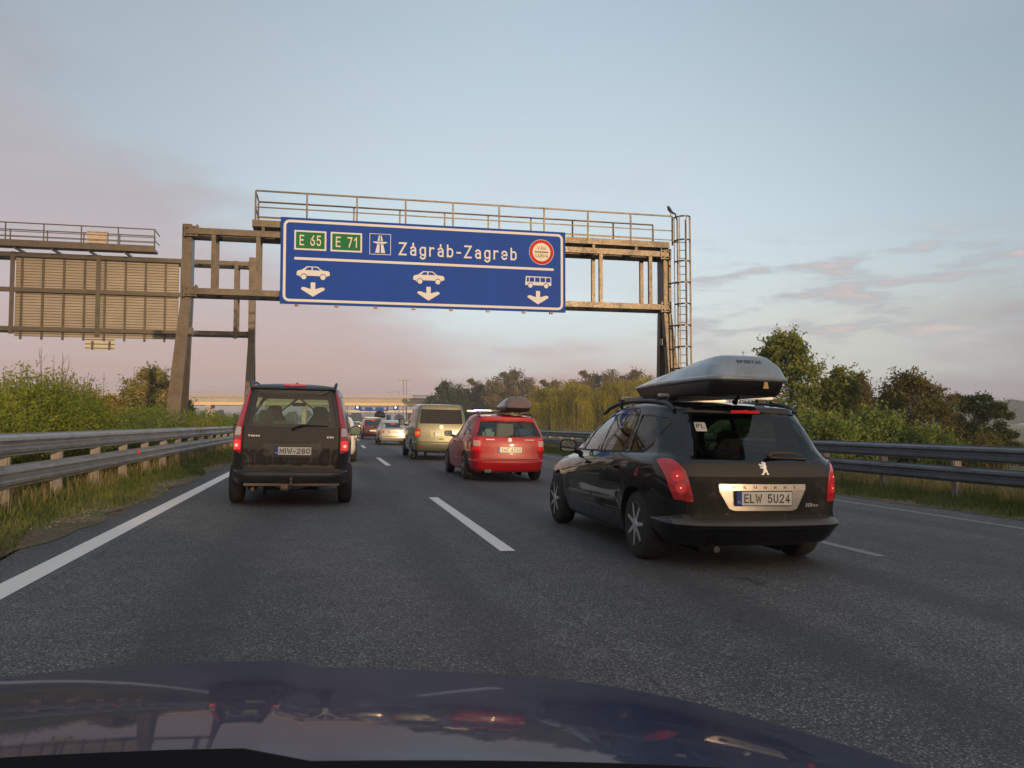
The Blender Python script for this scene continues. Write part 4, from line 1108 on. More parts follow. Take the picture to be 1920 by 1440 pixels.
# lion badge: a standing silhouette
LION = [(-.05,.035),(-.035,.045),(-.02,.035),(-.012,.043),(-.018,.055),(-.005,.062),(.006,.052),(.018,.06),(.026,.050),(.02,.035),(.028,.02),(.02,.005),(.03,-.012),(.034,-.03),(.047,-.043),(.043,-.05),(.026,-.05),(.024,-.036),(.012,-.022),(.002,-.036),(-.008,-.05),(-.03,-.05),(-.03,-.043),(-.018,-.038),(-.01,-.02),(-.008,-.002),(-.02,.006),(-.035,.008),(-.042,.016),(-.03,.018),(-.018,.017),(-.02,.024),(-.04,.027)]
c.patch('rear_badge', [(x*.95, z*.95+.868) for x, z in LION][::-1], REAR, 'chrome', off=.016, thick=.008, step=.5)
c.text('model_badge', '308', .40, .475, .545, .032, REAR, mat('badge_bright', (.75, .73, .70), .4, .3), off=.0065, skew=.2)
c.text('model_badge', 'SW', .49, .54, .545, .022, REAR, MATS['badge_bright'], off=.0065)
# rear window
RW = [(-.72, 1.0), (-.70, .965), (-.4, .945), (0, .938), (.4, .945), (.70, .965), (.72, 1.0), (.66, 1.12), (.56, 1.26), (.46, 1.325), (.25, 1.35), (0, 1.358), (-.25, 1.35), (-.46, 1.325), (-.56, 1.26), (-.66, 1.12)]
RW = [(x*1.04, z) for x, z in RW]
rw = c.patch('rear_window', RW, REAR, GL_DARK, off=.002, thick=0, step=.08)
INN = [(-.50, .985), (-.25, .972), (0, .967), (.25, .972), (.50, .985), (.535, 1.02), (.50, 1.14), (.42, 1.25), (.34, 1.295), (0, 1.32), (-.34, 1.295), (-.42, 1.25), (-.50, 1.14), (-.535, 1.02)]
BK = mat('window_frit', (.004, .004, .005), .25, coat=1)
Q = scalep(INN, .0)
# black ceramic edge behind the glass outside the see-through part
def band(car, name, I, O, view, m, off, par):
    b = MB(); n = len(I); V = []
    for lst in (I, O):
        for p in lst:
            l, q = car.hit(p[0], p[1], view); V.append(l+q*off)
    b.add(V, [(k, (k+1) % n, n+(k+1) % n, n+k) for k in range(n)])
    me = b.mesh(name, fix=False); me.shade_smooth(); return link(name, me, m, par)
def resamp(P, n):
    P = list(P)+[P[0]]; L_ = [0]
    for a, b in zip(P, P[1:]): L_.append(L_[-1]+math.hypot(b[0]-a[0], b[1]-a[1]))
    out = []
    for k in range(n):
        t = L_[-1]*k/n; i = max(j for j in range(len(L_)) if L_[j] <= t+1e-9); i = min(i, len(P)-2)
        u = (t-L_[i])/(L_[i+1]-L_[i]); out.append((P[i][0]+(P[i+1][0]-P[i][0])*u, P[i][1]+(P[i+1][1]-P[i][1])*u))
    return out
cut_hole(c.bm, INN, REAR)
b = MB(); 
l, n_ = c.hit(-.44, 1.225, REAR)
c.patch('country_sticker', rpoly([(-.50, 1.265), (-.40, 1.265), (-.40, 1.185), (-.50, 1.185)], .012, 3), REAR, 'plate', off=.006, thick=.001)
c.text('sticker_lettering', 'PL', -.488, -.415, 1.21, .042, REAR, 'ink', off=.008, bold=.17)
c.patch('high_brake_lamp', [(-.13, 1.385), (.15, 1.385), (.15, 1.362), (-.13, 1.362)], REAR, mat('brake_dark', (.35, .01, .015), .3, emit=(1, .03, .03), estr=.25), off=.012, thick=.03)
c.patch('rear_spoiler', [(-.52, 1.352), (-.56, 1.345), (-.50, 1.40), (0, 1.425), (.50, 1.40), (.56, 1.345), (.52, 1.352), (0, 1.388)], REAR, P_BLACK, off=.010, thick=.035)
b = MB()
def on(u, v, o_=.03, view=REAR): l, q = c.hit(u, v, view); return l+q*o_
b.path([on(.06, .955, .03), on(.10, .972, .045), on(.30, .975, .04), on(.42, .965, .03)], [.022, .017, .013, .008], 8); b.path([on(.10, .960, .012), on(.46, .950, .012)], .008, 6)
b.build('wiper', mat('dusty_wiper', (.06, .045, .035), .7), c.t, smooth=True)
# bumper trim, ledge and reflectors
c.patch('bumper_ledge', rpoly([(-.80, .435), (.80, .435), (.80, .395), (-.80, .395)], .01), REAR, mat('dusty_ledge', (.055, .045, .036), .5, coat=.3, var=.3, vscale=5), off=.006, thick=.01)
c.seam([(-.83, .375), (0, .375), (.83, .375)], REAR, .006); c.seam([(-.70, .33), (.70, .33)], REAR, .005)
b = MB(); b.tube((-.46, .06, .195), (-.46, .30, .195), .028, 12); b.build('exhaust', 'steel', c.t, smooth=True)
# side glass
for sd in (-1, 1):
    v = SIDE(sd)
    A = [(2.74, .955), (2.10, .965), (1.955, 1.342), (2.10, 1.335), (2.36, 1.27), (2.62, 1.15)]
    B = [(2.0, .967), (1.24, .985), (1.16, 1.345), (1.84, 1.35), (1.90, 1.335)]
    C_ = [(1.13, .99), (.80, 1.0), (.70, 1.05), (.60, 1.17), (.56, 1.26), (.62, 1.305), (.85, 1.325), (1.075, 1.335)]
    T_ = [(2.83, .953), (3.22, .955), (3.02, 1.06), (2.76, 1.10)]
    for nm, P in (('front_window', A), ('rear_door_window', B), ('quarter_window', C_), ('corner_window', T_)):
        c.window(nm, P, v, GL_CLEAR if nm != 'quarter_window' else GL_DARK, r=.02, frame=.012)
    c.seam([(3.24, .94), (2.07, .955), (1.2, .975), (.80, .988)], v, .014)
    c.seam([(2.06, .96), (2.12, .70), (2.10, .26)], v); c.seam([(1.16, .97), (1.22, .80), (1.28, .62), (1.36, .52), (1.40, .30)], v)
    c.seam([(3.06, .93), (3.06, .30)], v); c.seam([(3.10, .235), (1.40, .235)], v)
    c.seam([(3.12, 1.06), (2.70, 1.25), (2.40, 1.335), (2.05, 1.385), (1.6, 1.40), (1.2, 1.395), (1.14, 1.34)], v, .006)
    c.patch('side_moulding', rpoly([(3.0, .485), (2.15, .50), (2.15, .475), (3.0, .46)], .008, 3), v, mat('moulding_grey', (.10, .10, .105), .35, coat=.5), off=.012, thick=.012)
    c.patch('side_moulding', rpoly([(2.08, .50), (1.42, .515), (1.42, .49), (2.08, .475)], .008, 3), v, 'black' if False else MATS['moulding_grey'], off=.012, thick=.012)
    for y in (2.22, 1.28):
        o = c.patch('door_handle', rpoly([(y, .84), (y+.20, .835), (y+.20, .805), (y, .81)], .014, 4), v, P_BLACK, off=.034, thick=.03)
    c.patch('fuel_flap' if sd > 0 else 'rear_wing_panel', rpoly([(.60, .80), (.80, .80), (.80, .64), (.60, .64)], .04), v, P_BLACK, off=.002, thick=.003) if sd > 0 else None
c.arch(.86, .315, .355, .90); c.arch(3.56, .315, .355, .90)
# windscreen
cut_hole(c.bm, rpoly([(-.60, 1.0), (.60, 1.0), (.50, 1.36), (-.50, 1.36)], .05), FRONT); 
c.patch('windscreen', rpoly([(-.61, .99), (.61, .99), (.51, 1.37), (-.51, 1.37)], .05), FRONT, GL_CLEAR, off=-.002, thick=0, step=.15)
c.seats([(2.35, (-.36, .36)), (1.35, (-.4, .36))], .45, 1.20, .48); 
b = MB(); b.box(-.62, .62, 1.0, 1.12, .4, .96); b.box(-.6, .6, .28, 1.0, .80, .82); b.build('parcel_shelf', 'inner', c.t)
b = MB(); b.box(-.7, .7, 2.9, 3.35, .6, .93); b.build('dashboard', 'inner', c.t, bevel=.05)
c.finish()
# wheels and mirror
c.wheels((.86, 3.56), .878, .315, .205, 'spokes', mat('hubcap_silver', (.62, .62, .63), .3, .7), n=7)
c.mirrors(2.82, .985, .84, w=.20, h=.15)
for sd in (-1, 1):
    b = MB(); pts = [(sd*.615, .60, 1.375), (sd*.615, .68, 1.42), (sd*.61, .82, 1.452), (sd*.605, 1.2, 1.478), (sd*.60, 1.7, 1.482), (sd*.59, 2.1, 1.465), (sd*.58, 2.4, 1.425), (sd*.57, 2.62, 1.36)]
    b.path(pts, [.018, .024, .024, .02, .02, .022, .022, .016], 8); b.build('roof_rail', 'black', c.t, smooth=True)
alu = mat('bar_aluminium', (.72, .70, .67), .38, .4)
rack_bars(c, (.98, 1.95), 1.525, .61, .05, alu)
for y in (.98, 1.95):
    for sd in (-1, 1):
        b = MB(); b.path([(sd*.60, y, 1.50), (sd*.615, y-.01, 1.44), (sd*.615, y-.01, 1.40)], [.03, .02, .014], 6); b.build('bar_clamp', 'black', c.t, smooth=True)
b = MB(); b.path([(0, .62, 1.46), (0, .58, 1.49), (0, .50, 1.56)], [.03, .015, .008], 8); b.path([(0, .50, 1.56), (0, .30, 1.78)], .0035, 5); b.build('antenna', 'black', c.t, smooth=True)
# ---- grey roof box on the black estate
def rbrow(z, yr, yf, w, wf=None, rr=.12, zf=None): return (yr, yf, z, z if zf is None else (z*.55+zf*.45), z if zf is None else zf, w, w*1.0, wf if wf is not None else w*.7, rr)
GREYBOX = mat('roof_box_grey', (.30, .35, .39), .30, .3, coat=.5, dirt=(.12, .11, .10, .4), dscale=2, dlo=.4, dhi=.7, rvar=.15)
t, bv = roof_box('roof_box', 'long grey hard-shell roof box with a black underside on the black estate car', 3.66-.15, 6.18+.02, gz(3.55),
    [rbrow(1.630, .03, 2.17, .355, .25, .14), rbrow(1.628, .0, 2.20, .375, .26, .14), rbrow(1.642, -.012, 2.21, .388, .27, .14), rbrow(1.662, -.012, 2.20, .388, .27, .14, 1.655), rbrow(1.672, .006, 2.18, .375, .25, .14, 1.662), rbrow(1.765, .05, 1.75, .335, .25, .12, 1.715),
     rbrow(1.85, .13, 1.05, .25, .20, .10, 1.79), rbrow(1.862, .17, .98, .215, .15, .08, 1.80), rbrow(1.868, .3, .9, .10, .05, .05, 1.81), rbrow(1.868, .35, .85, 0, 0, .02, 1.81)], GREYBOX,
    [rbrow(1.53, .5, 1.9, 0, 0), rbrow(1.52, .25, 2.0, .25, .15), rbrow(1.505, .12, 2.05, .325, .2), rbrow(1.53, .08, 2.08, .345, .22), rbrow(1.60, .035, 2.14, .355, .24), rbrow(1.634, .03, 2.17, .355, .25), rbrow(1.634, .2, 2.1, 0, 0)])
b = MB(); V, F, w = letters('SPORTAC', .2, .22)
for x, y, ly in V:
    u, v = -.115+x/w*.24, 1.783+y*.030; l, n, i, d = bv.ray_cast(Vector((u, -2, v)), Vector((0, 1, 0))); b.v.append(tuple(l+n*(.003+.0003*ly)))
b.f = F; link('lettering', b.mesh('lettering', False), mat('box_lettering', (.05, .05, .06), .5), t)
b = MB()
for u in (-.05, -.02):
    l, n, i, d = bv.ray_cast(Vector((u, -2, 1.70)), Vector((0, 1, 0))); b.lathe_x([(0, .008), (.006, .006)], 8, l.x, l.y-.004, l.z)
b.build('rivet', 'chrome', t)
b = MB(); b.prism([(.10, 1.622), (.128, 1.622), (.140, 1.565), (.088, 1.565)], -.012, -.004); b.build('key_tag', mat('tag_amber', (.75, .42, .14), .5), t)
# ------------------------------------------------------------------ dark people carrier in the left lane
P_GRAPH = carpaint('graphite_paint', (.020, .019, .019), .42, .3, dust=(.035, .030, .026, .5), spec=.2, coat=.7)
rows = [row(.30, .5, 3.9, 0, 0, 0), row(.28, .35, 3.95, .55, .6, .5), row(.28, .12, 4.0, .70, .82, .72, .3), row(.31, .04, 4.02, .76, .845, .76, .3), row(.45, .0, 4.04, .795, .86, .78, .3),
        row(.495, .0, 4.05, .80, .865, .78, .3), row(.505, .035, 4.05, .79, .865, .78, .28), row(.60, .05, 4.05, .80, .87, .78, .28), row(.80, .06, 4.0, .81, .872, .77, .26, zf=.78), row(1.0, .08, 3.7, .795, .865, .74, .24, zf=.92),
        row(1.12, .11, 3.4, .775, .845, .72, .22, zf=1.02), row(1.3, .16, 2.95, .735, .80, .68, .2), row(1.5, .23, 2.5, .68, .74, .62, .18, zf=1.52), row(1.62, .26, 2.25, .635, .69, .57, .16, zm=1.67, zf=1.65),
        row(1.675, .28, 2.15, .585, .63, .52, .14, zm=1.72, zf=1.70), row(1.70, .33, 2.1, .48, .52, .42, .12, zm=1.75, zf=1.72), row(1.712, .4, 2.0, .25, .28, .22, .1, zm=1.765, zf=1.73), row(1.715, .4, 2.0, 0, 0, 0, .05, zm=1.77, zf=1.735)]
c = Car('people_carrier', 'tall dark grey people carrier with full-height red tail lamps in the left lane', 'car', -.535, 11.68, paint=P_GRAPH, rows=rows, cr=.05, cf=.14, rf=.45, ns=30, step=.06)
SUR = [(-.575, 1.655), (.575, 1.655), (.66, 1.135), (.655, 1.125), (-.655, 1.125), (-.66, 1.135)]
for sd in (-1, 1):
    P = [(.585, 1.665), (.622, 1.62), (.705, 1.30), (.775, 1.06), (.80, .86), (.785, .80), (.70, .755), (.675, .76), (.675, 1.12)]
    P = [(sd*p[0], p[1]) for p in P]; k = c.patch('tail_lamp', P, REAR, 'tail', off=.012, thick=.03, step=.08)
    for nm, z0, z1, m, o_ in (('indicator_lens', 1.0, 1.115, 'clear', .015), ('lit_brake_lens', .80, .935, 'brake', .015), ('upper_lens', 1.13, 1.19, 'tail', .0152)):
        def xo(z): return np.interp(z, [.80, .86, 1.06, 1.30, 1.62], [.79, .80, .775, .705, .62])
        Q = [(sd*.685, z0), (sd*(xo(z0)-.012), z0), (sd*(xo(z1)-.012), z1), (sd*.685, z1)]
        c.patch(nm, rpoly(Q, .012, 3), REAR, m, off=o_, thick=.004, parent=k)
        if nm == 'lit_brake_lens': c.patch('bulb', [(sd*.735+.022*math.cos(a*.7854), .86+.022*math.sin(a*.7854)) for a in range(8)], REAR, MATS['bulb_lit'], off=.018, thick=.001, parent=k)
sf = c.patch('window_frame', SUR, REAR, mat('frame_black', (.008, .009, .010), .25, coat=.6), off=.004, thick=.01)
RWP = [(-.485, 1.575), (-.40, 1.598), (0, 1.605), (.40, 1.598), (.485, 1.575), (.545, 1.20), (.53, 1.17), (-.53, 1.17), (-.545, 1.20)]
bpy.data.objects.remove(sf)
# frame as a band round the glass
def frame_band(car, name, I, O, m, off, par, n=72):
    def at_ang(P, a):
        cx_, cz_ = sum(p[0] for p in I)/len(I), sum(p[1] for p in I)/len(I); dx, dz = math.cos(a), math.sin(a); best = None
        for i in range(len(P)):
            (x1, z1), (x2, z2) = P[i], P[(i+1) % len(P)]; ex, ez = x2-x1, z2-z1; den = dx*ez-dz*ex
            if abs(den) < 1e-9: continue
            t = ((x1-cx_)*ez-(z1-cz_)*ex)/den; u = ((x1-cx_)*dz-(z1-cz_)*dx)/den
            if t > 0 and -1e-6 <= u <= 1+1e-6 and (best is None or t > best): best = t
        return (cx_+dx*best, cz_+dz*best)
    angs = sorted(set([2*math.pi*k/n for k in range(n)]+[math.atan2(p[1]-sum(q[1] for q in I)/len(I), p[0]-sum(q[0] for q in I)/len(I)) % (2*math.pi) for p in list(I)+list(O)]))
    V = []; m_ = len(angs)
    for P in (I, O):
        for a in angs:
            p = at_ang(P, a); l, q = car.hit(p[0], p[1], REAR); V.append(l+q*off)
    b = MB(); b.add(V, [(k, (k+1) % m_, m_+(k+1) % m_, m_+k) for k in range(m_)]); me = b.mesh(name, fix=False); me.shade_smooth(); return link(name, me, m, par)
frame_band(c, 'window_frame', RWP, SUR, MATS['frame_black'], .004, c.t)
c.window('rear_window', RWP, REAR, glass_mat('pale_green_glass', (.80, .95, .88), .95), r=0, frame=0)
c.patch('rear_spoiler', [(-.57, 1.665), (.57, 1.665), (.54, 1.70), (.30, 1.725), (0, 1.735), (-.30, 1.725), (-.54, 1.70)], REAR, P_GRAPH, off=.03, thick=.06)
c.patch('high_brake_lamp', [(-.15, 1.70), (-.12, 1.722), (.14, 1.722), (.17, 1.70), (0, 1.692)], REAR, MATS['brake_dark'], off=.034, thick=.01)
c.patch('tailgate', rpoly([(-.645, 1.115), (.645, 1.115), (.655, .62), (-.655, .62)], .02), REAR, P_GRAPH, off=.004, thick=.01)
c.seam([(-.66, .61), (.66, .61)], REAR, .012); c.seam([(-.66, 1.12), (-.665, .62)], REAR, .010); c.seam([(.66, 1.12), (.665, .62)], REAR, .010)
c.patch('plate_recess', rpoly([(-.38, .925), (.41, .925), (.405, .74), (.36, .70), (-.33, .70), (-.375, .74)], .03), REAR, mat('recess_grey', (.035, .032, .030), .35, .3, coat=.6), off=.0055, thick=.002)
c.patch('tailgate_handle', rpoly([(-.34, .945), (.37, .945), (.385, .905), (-.355, .905)], .015), REAR, P_GRAPH, off=.03, thick=.03)
c.plate('MIW-280', .03, .79, .048, w=.50, h=.112, land='H')
c.text('model_badge', 'Vaneo'.replace('V', 'V').replace('a', 'a'), -.59, -.43, .985, .030, REAR, 'chrome', off=.007, bold=.2)
c.text('model_badge', 'CDI', .49, .58, .975, .024, REAR, 'chrome', off=.007, bold=.2)
b = MB()
def onc(u, v, o_=.03, view=REAR): l, q = c.hit(u, v, view); return l+q*o_
b.path([onc(0, 1.09, .03), onc(.10, 1.135, .04), onc(.16, 1.15, .035), onc(.50, 1.145, .02)], [.02, .014, .010, .006], 8); b.lathe_x([(-.02, .001), (.02, .001)], 6); b.build('wiper', 'black', c.t, smooth=True)
c.patch('bumper_skirt', rpoly([(-.79, .50), (.79, .50), (.775, .345), (-.775, .345)], .02), REAR, mat('bumper_dark', (.014, .014, .015), .4, coat=.3, dirt=(.05, .045, .04, .4), dscale=3), off=.008, thick=.015)
c.patch('step_plate', rpoly([(-.60, .505), (.60, .505), (.60, .555), (-.60, .555)], .01), REAR, 'black', off=.010, thick=.01)
b = MB(); b.box(-.62, .68, .03, .16, .30, .335); b.build('tow_bar', mat('dull_steel', (.20, .16, .13), .55, .7), c.t)
b = MB(); b.path([(.02, .10, .30), (.02, -.02, .29), (.02, -.06, .33), (.02, -.06, .39)], [.022, .022, .018, .014], 8); b.lathe_x([(-.02, .012), (-.012, .022), (.0, .026), (.012, .022), (.02, .012)], 12, .02, -.06, .40); b.build('tow_hitch', MATS['dull_steel'], c.t, smooth=True)
b = MB(); b.lathe_x([(-.10, .035), (-.06, .045), (.0, .045)], 12, -.02, .02, .275); b.build('trailer_socket', mat('socket_tan', (.22, .13, .08), .7), c.t)
b = MB(); b.path([(-.50, .2, .27), (-.50, .02, .255)], .026, 10); b.build('exhaust', MATS['dull_steel'], c.t)
for sd in (-1, 1):
    v = SIDE(sd)
    c.window('side_window', [(.45, 1.16), (1.25, 1.14), (1.22, 1.58), (.50, 1.58)], v, GL_CLEAR, r=.04); c.window('side_window', [(1.32, 1.14), (2.10, 1.12), (2.0, 1.60), (1.29, 1.59)], v, GL_CLEAR, r=.04)
    c.window('side_window', [(2.17, 1.12), (2.95, 1.10), (2.35, 1.60), (2.08, 1.60)], v, GL_CLEAR, r=.03)
    c.seam([(2.12, 1.12), (2.1, .4)], v); c.seam([(1.28, 1.12), (1.2, .8), (1.1, .4)], v)
    b = MB(); b.path([(sd*.585, .30, 1.66), (sd*.60, .38, 1.735), (sd*.605, .55, 1.775), (sd*.60, 1.3, 1.80), (sd*.58, 2.1, 1.77), (sd*.57, 2.25, 1.70)], [.014, .018, .02, .018, .018, .014], 8); b.build('roof_rail', 'black', c.t, smooth=True)
c.arch(.78, .30, .345, .86); c.arch(3.22, .30, .345, .86)
c.patch('windscreen', rpoly([(-.62, 1.08), (.62, 1.08), (.52, 1.62), (-.52, 1.62)], .05), FRONT, GL_CLEAR, off=-.004, thick=0, step=.15); cut_hole(c.bm, rpoly([(-.60, 1.09), (.60, 1.09), (.50, 1.60), (-.50, 1.60)], .05), FRONT)
PALE = mat('pale_interior', (.16, .18, .16), .9)
SEATP = mat('people_seat_grey', (.10, .11, .10), .9)
for (y, xs, zt) in ((2.0, (-.36, .36), 1.46), (1.1, (-.42, .42), 1.38)):
    for xx in xs:
        b = MB(); b.prism([(xx-.24, .5), (xx+.24, .5), (xx+.23, 1.15), (xx+.14, zt-.17), (xx+.10, zt-.15), (xx+.13, zt-.03), (xx+.09, zt), (xx-.09, zt), (xx-.13, zt-.03), (xx-.10, zt-.15), (xx-.14, zt-.17), (xx-.23, 1.15)], y, y+.13); b.build('seat', SEATP, c.t, bevel=.04)
b = MB(); b.box(-.12, .12, 2.55, 2.58, 1.47, 1.535); b.build('rear_view_mirror', 'black', c.t, bevel=.01)
b = MB(); b.box(-.7, .7, 2.5, 3.2, .6, 1.07); b.build('dashboard', 'inner', c.t, bevel=.05)
b = MB(); b.box(-.35, .05, .55, .95, .9, 1.215); b.build('luggage', mat('luggage_green', (.12, .20, .09), .8), c.t, bevel=.05)
c.finish(inner=PALE); c.wheels((.78, 3.22), .875, .30, .20, 'disc'); c.mirrors(2.55, 1.065, .875, w=.19, h=.17)
b = MB(); b.path([(0.02, 1.0, 1.77), (.02, .96, 1.80)], [.02, .008], 6); b.build('antenna', 'black', c.t)

# ------------------------------------------------------------------ red estate car
P_RED = carpaint('red_car_paint', (.33, .004, .010), .35, .0, dust=(.22, .02, .02, .2), spec=.3, coat=.7)
rows = [row(.22, .5, 4.2, 0, 0, 0), row(.20, .35, 4.2, .55, .6, .5), row(.21, .12, 4.35, .72, .84, .72), row(.26, .05, 4.45, .77, .865, .78, .3), row(.40, .0, 4.5, .80, .875, .80, .3), row(.45, .0, 4.51, .805, .88, .80, .3),
        row(.465, .03, 4.51, .80, .88, .80, .28), row(.60, .05, 4.5, .81, .885, .80, .26), row(.80, .06, 4.4, .815, .885, .78, .25, zf=.72), row(.92, .08, 4.1, .80, .87, .74, .24, zf=.84), row(.98, .10, 3.5, .785, .85, .72, .22, zf=.96),
        row(1.15, .20, 3.05, .735, .795, .66, .2), row(1.30, .31, 2.6, .675, .73, .60, .2, zf=1.32), row(1.355, .33, 2.35, .64, .69, .57, .18, zm=1.39, zf=1.38), row(1.385, .33, 2.2, .60, .64, .52, .16, zm=1.435, zf=1.41), row(1.405, .38, 2.15, .50, .53, .42, .12, zm=1.458, zf=1.43), row(1.415, .4, 2.1, 0, 0, 0, .05, zm=1.475, zf=1.44)]
c = Car('estate_car', 'bright red estate car with roof bars and a brown roof box, behind the green-gold van', 'car', 3.79, 16.75, paint=P_RED, rows=rows, cr=.07, cf=.15, rf=.45, ns=28, step=.07)
RWP = [(-.60, 1.285), (-.3, 1.30), (.3, 1.30), (.60, 1.285), (.70, 1.02), (.68, .98), (0, .97), (-.68, .98), (-.70, 1.02)]
c.window('rear_window', RWP, REAR, glass_mat('blue_glass', (.65, .75, .8), .75), r=0, frame=.01)
for sd in (-1, 1):
    P = [(.60, .93), (.68, .95), (.79, .93), (.845, .80), (.83, .66), (.60, .66)]; P = [(sd*p[0], p[1]) for p in P]
    k = c.patch('tail_lamp', rpoly(P, .02, 3), REAR, 'tail', off=.010, thick=.03)
    c.patch('clear_lens', rpoly([(sd*.64, .88), (sd*.77, .88), (sd*.775, .76), (sd*.64, .76)], .02, 3), REAR, mat('lens_pink', (.55, .30, .28), .2, coat=1), off=.013, thick=.003, parent=k)
    c.patch('lit_lens', rpoly([(sd*.64, .745), (sd*.80, .745), (sd*.79, .68), (sd*.64, .68)], .01, 3), REAR, MATS['lamp_bright_red'], off=.013, thick=.003, parent=k)
c.patch('tailgate', rpoly([(-.60, .95), (.60, .95), (.62, .50), (-.62, .50)], .03), REAR, P_RED, off=.004, thick=.01)
c.seam([(-.72, .96), (.72, .96)], REAR, .008); c.seam([(-.63, .49), (.63, .49)], REAR, .012)
c.patch('plate_recess', rpoly([(-.34, .80), (.34, .80), (.32, .60), (-.32, .60)], .03), REAR, P_RED, off=.0055, thick=.002)
c.plate('3AC 6730', 0, .69, .045, w=.52, h=.112, land='CZ')
c.patch('rear_badge', [(.045*math.cos(a*.5236), .90+.045*math.sin(a*.5236)) for a in range(12)], REAR, 'chrome', off=.010, thick=.005)
c.patch('name_badge', rpoly([(-.52, .915), (-.33, .915), (-.33, .895), (-.52, .895)], .004, 2), REAR, 'chrome', off=.007, thick=.003); c.patch('name_badge', rpoly([(.33, .915), (.55, .915), (.55, .895), (.33, .895)], .004, 2), REAR, mat('badge_grey', (.3, .28, .28), .4, .5), off=.007, thick=.003)
c.patch('high_brake_lamp', [(-.15, 1.335), (.15, 1.335), (.15, 1.315), (-.15, 1.315)], REAR, MATS['brake_dark'], off=.01, thick=.01)
c.patch('rear_spoiler', [(-.58, 1.31), (.58, 1.31), (.55, 1.36), (0, 1.385), (-.55, 1.36)], REAR, P_RED, off=.02, thick=.05)
c.seam([(-.80, .40), (.80, .40)], REAR, .006)
def onr(u, v, o_=.03, view=REAR): l, q = c.hit(u, v, view); return l+q*o_
b = MB(); b.path([onr(0, .975, .03), onr(.08, .995, .03), onr(.42, .99, .02)], [.02, .012, .006], 6); b.build('wiper', 'black', c.t)
b = MB(); b.box(-.55, -.40, .06, .14, .20, .27); b.build('exhaust', 'black', c.t)
for sd in (-1, 1):
    v = SIDE(sd)
    for P in ([(.55, 1.03), (1.05, 1.0), (1.05, 1.30), (.72, 1.27)], [(1.12, 1.0), (1.95, .98), (1.90, 1.335), (1.12, 1.31)], [(2.02, .98), (2.95, .96), (2.50, 1.25), (2.30, 1.34), (1.97, 1.34)]): c.window('side_window', P, v, GL_CLEAR, r=.03)
    c.seam([(1.98, .98), (1.98, .30)], v); c.seam([(1.10, 1.0), (1.15, .75), (1.30, .5), (1.35, .3)], v); c.seam([(2.95, .95), (2.95, .3)], v)
    c.patch('side_moulding', rpoly([(3.0, .45), (1.4, .47), (1.4, .435), (3.0, .415)], .008, 2), v, P_RED, off=.014, thick=.014)
    for y in (2.12, 1.25): c.patch('door_handle', rpoly([(y, .85), (y+.2, .85), (y+.2, .815), (y, .815)], .01, 3), v, P_RED, off=.03, thick=.03)
    b = MB(); b.path([(sd*.59, .45, 1.39), (sd*.60, .60, 1.455), (sd*.595, 1.3, 1.485), (sd*.58, 2.1, 1.46), (sd*.57, 2.3, 1.41)], [.014, .018, .018, .018, .014], 8); b.build('roof_rail', 'black', c.t, smooth=True)
c.arch(.93, .31, .345, .88); c.arch(3.50, .31, .345, .88)
c.patch('windscreen', rpoly([(-.62, .99), (.62, .99), (.52, 1.36), (-.52, 1.36)], .05), FRONT, GL_CLEAR, off=-.004, thick=0, step=.15); cut_hole(c.bm, rpoly([(-.60, 1.0), (.60, 1.0), (.50, 1.35), (-.50, 1.35)], .05), FRONT)
c.seats([(2.2, (-.36, .36)), (1.2, (-.4, .4))], .45, 1.2, .48)
b = MB(); b.box(-.25, .12, .28, .55, .9, 1.25); b.build('cardboard_box', mat('cardboard', (.34, .30, .20), .8, var=.1), c.t, bevel=.02)
b = MB(); b.box(-.55, -.29, .3, .6, .9, 1.13); b.build('cushion', mat('pale_cushion', (.35, .5, .45), .8), c.t, bevel=.06)
b = MB(); b.box(.2, .55, .35, .6, .9, 1.15); b.build('luggage', mat('luggage_blue', (.06, .12, .2), .8), c.t, bevel=.06)
b = MB(); b.box(-.7, .7, 2.6, 3.1, .6, .94); b.build('dashboard', 'inner', c.t, bevel=.05)
c.finish(); c.wheels((.93, 3.50), .872, .31, .20, 'multi', mat('hubcap_grey', (.42, .42, .43), .35, .6), n=9); c.mirrors(2.72, 1.0, .85, w=.20, h=.14)
rack_bars(c, (1.15, 2.05), 1.545, .62, .06, alu)
BROWNBOX = mat('roof_box_brown', (.10, .075, .065), .35, .1, coat=.4, dirt=(.14, .09, .07, .4), dscale=2)
roof_box('roof_box', 'short brown roof box on the bars of the red estate car', 3.79+.26, 16.75+.35, gz(3.79)-.07,
    [rbrow(1.68, .02, 1.72, .29, .2, .1), rbrow(1.67, .0, 1.75, .305, .2, .1), rbrow(1.70, -.005, 1.75, .31, .2, .1), rbrow(1.72, .01, 1.72, .30, .2, .1, 1.70), rbrow(1.82, .06, 1.5, .265, .18, .1, 1.76), rbrow(1.905, .14, 1.1, .19, .14, .08, 1.84), rbrow(1.92, .2, 1.0, .14, .1, .06, 1.86), rbrow(1.925, .3, .9, 0, 0, .02, 1.87)], BROWNBOX,
    [rbrow(1.59, .4, 1.5, 0, 0), rbrow(1.585, .2, 1.6, .2, .12), rbrow(1.60, .1, 1.65, .26, .16), rbrow(1.67, .03, 1.71, .285, .19), rbrow(1.685, .03, 1.71, .285, .19), rbrow(1.685, .3, 1.5, 0, 0)])

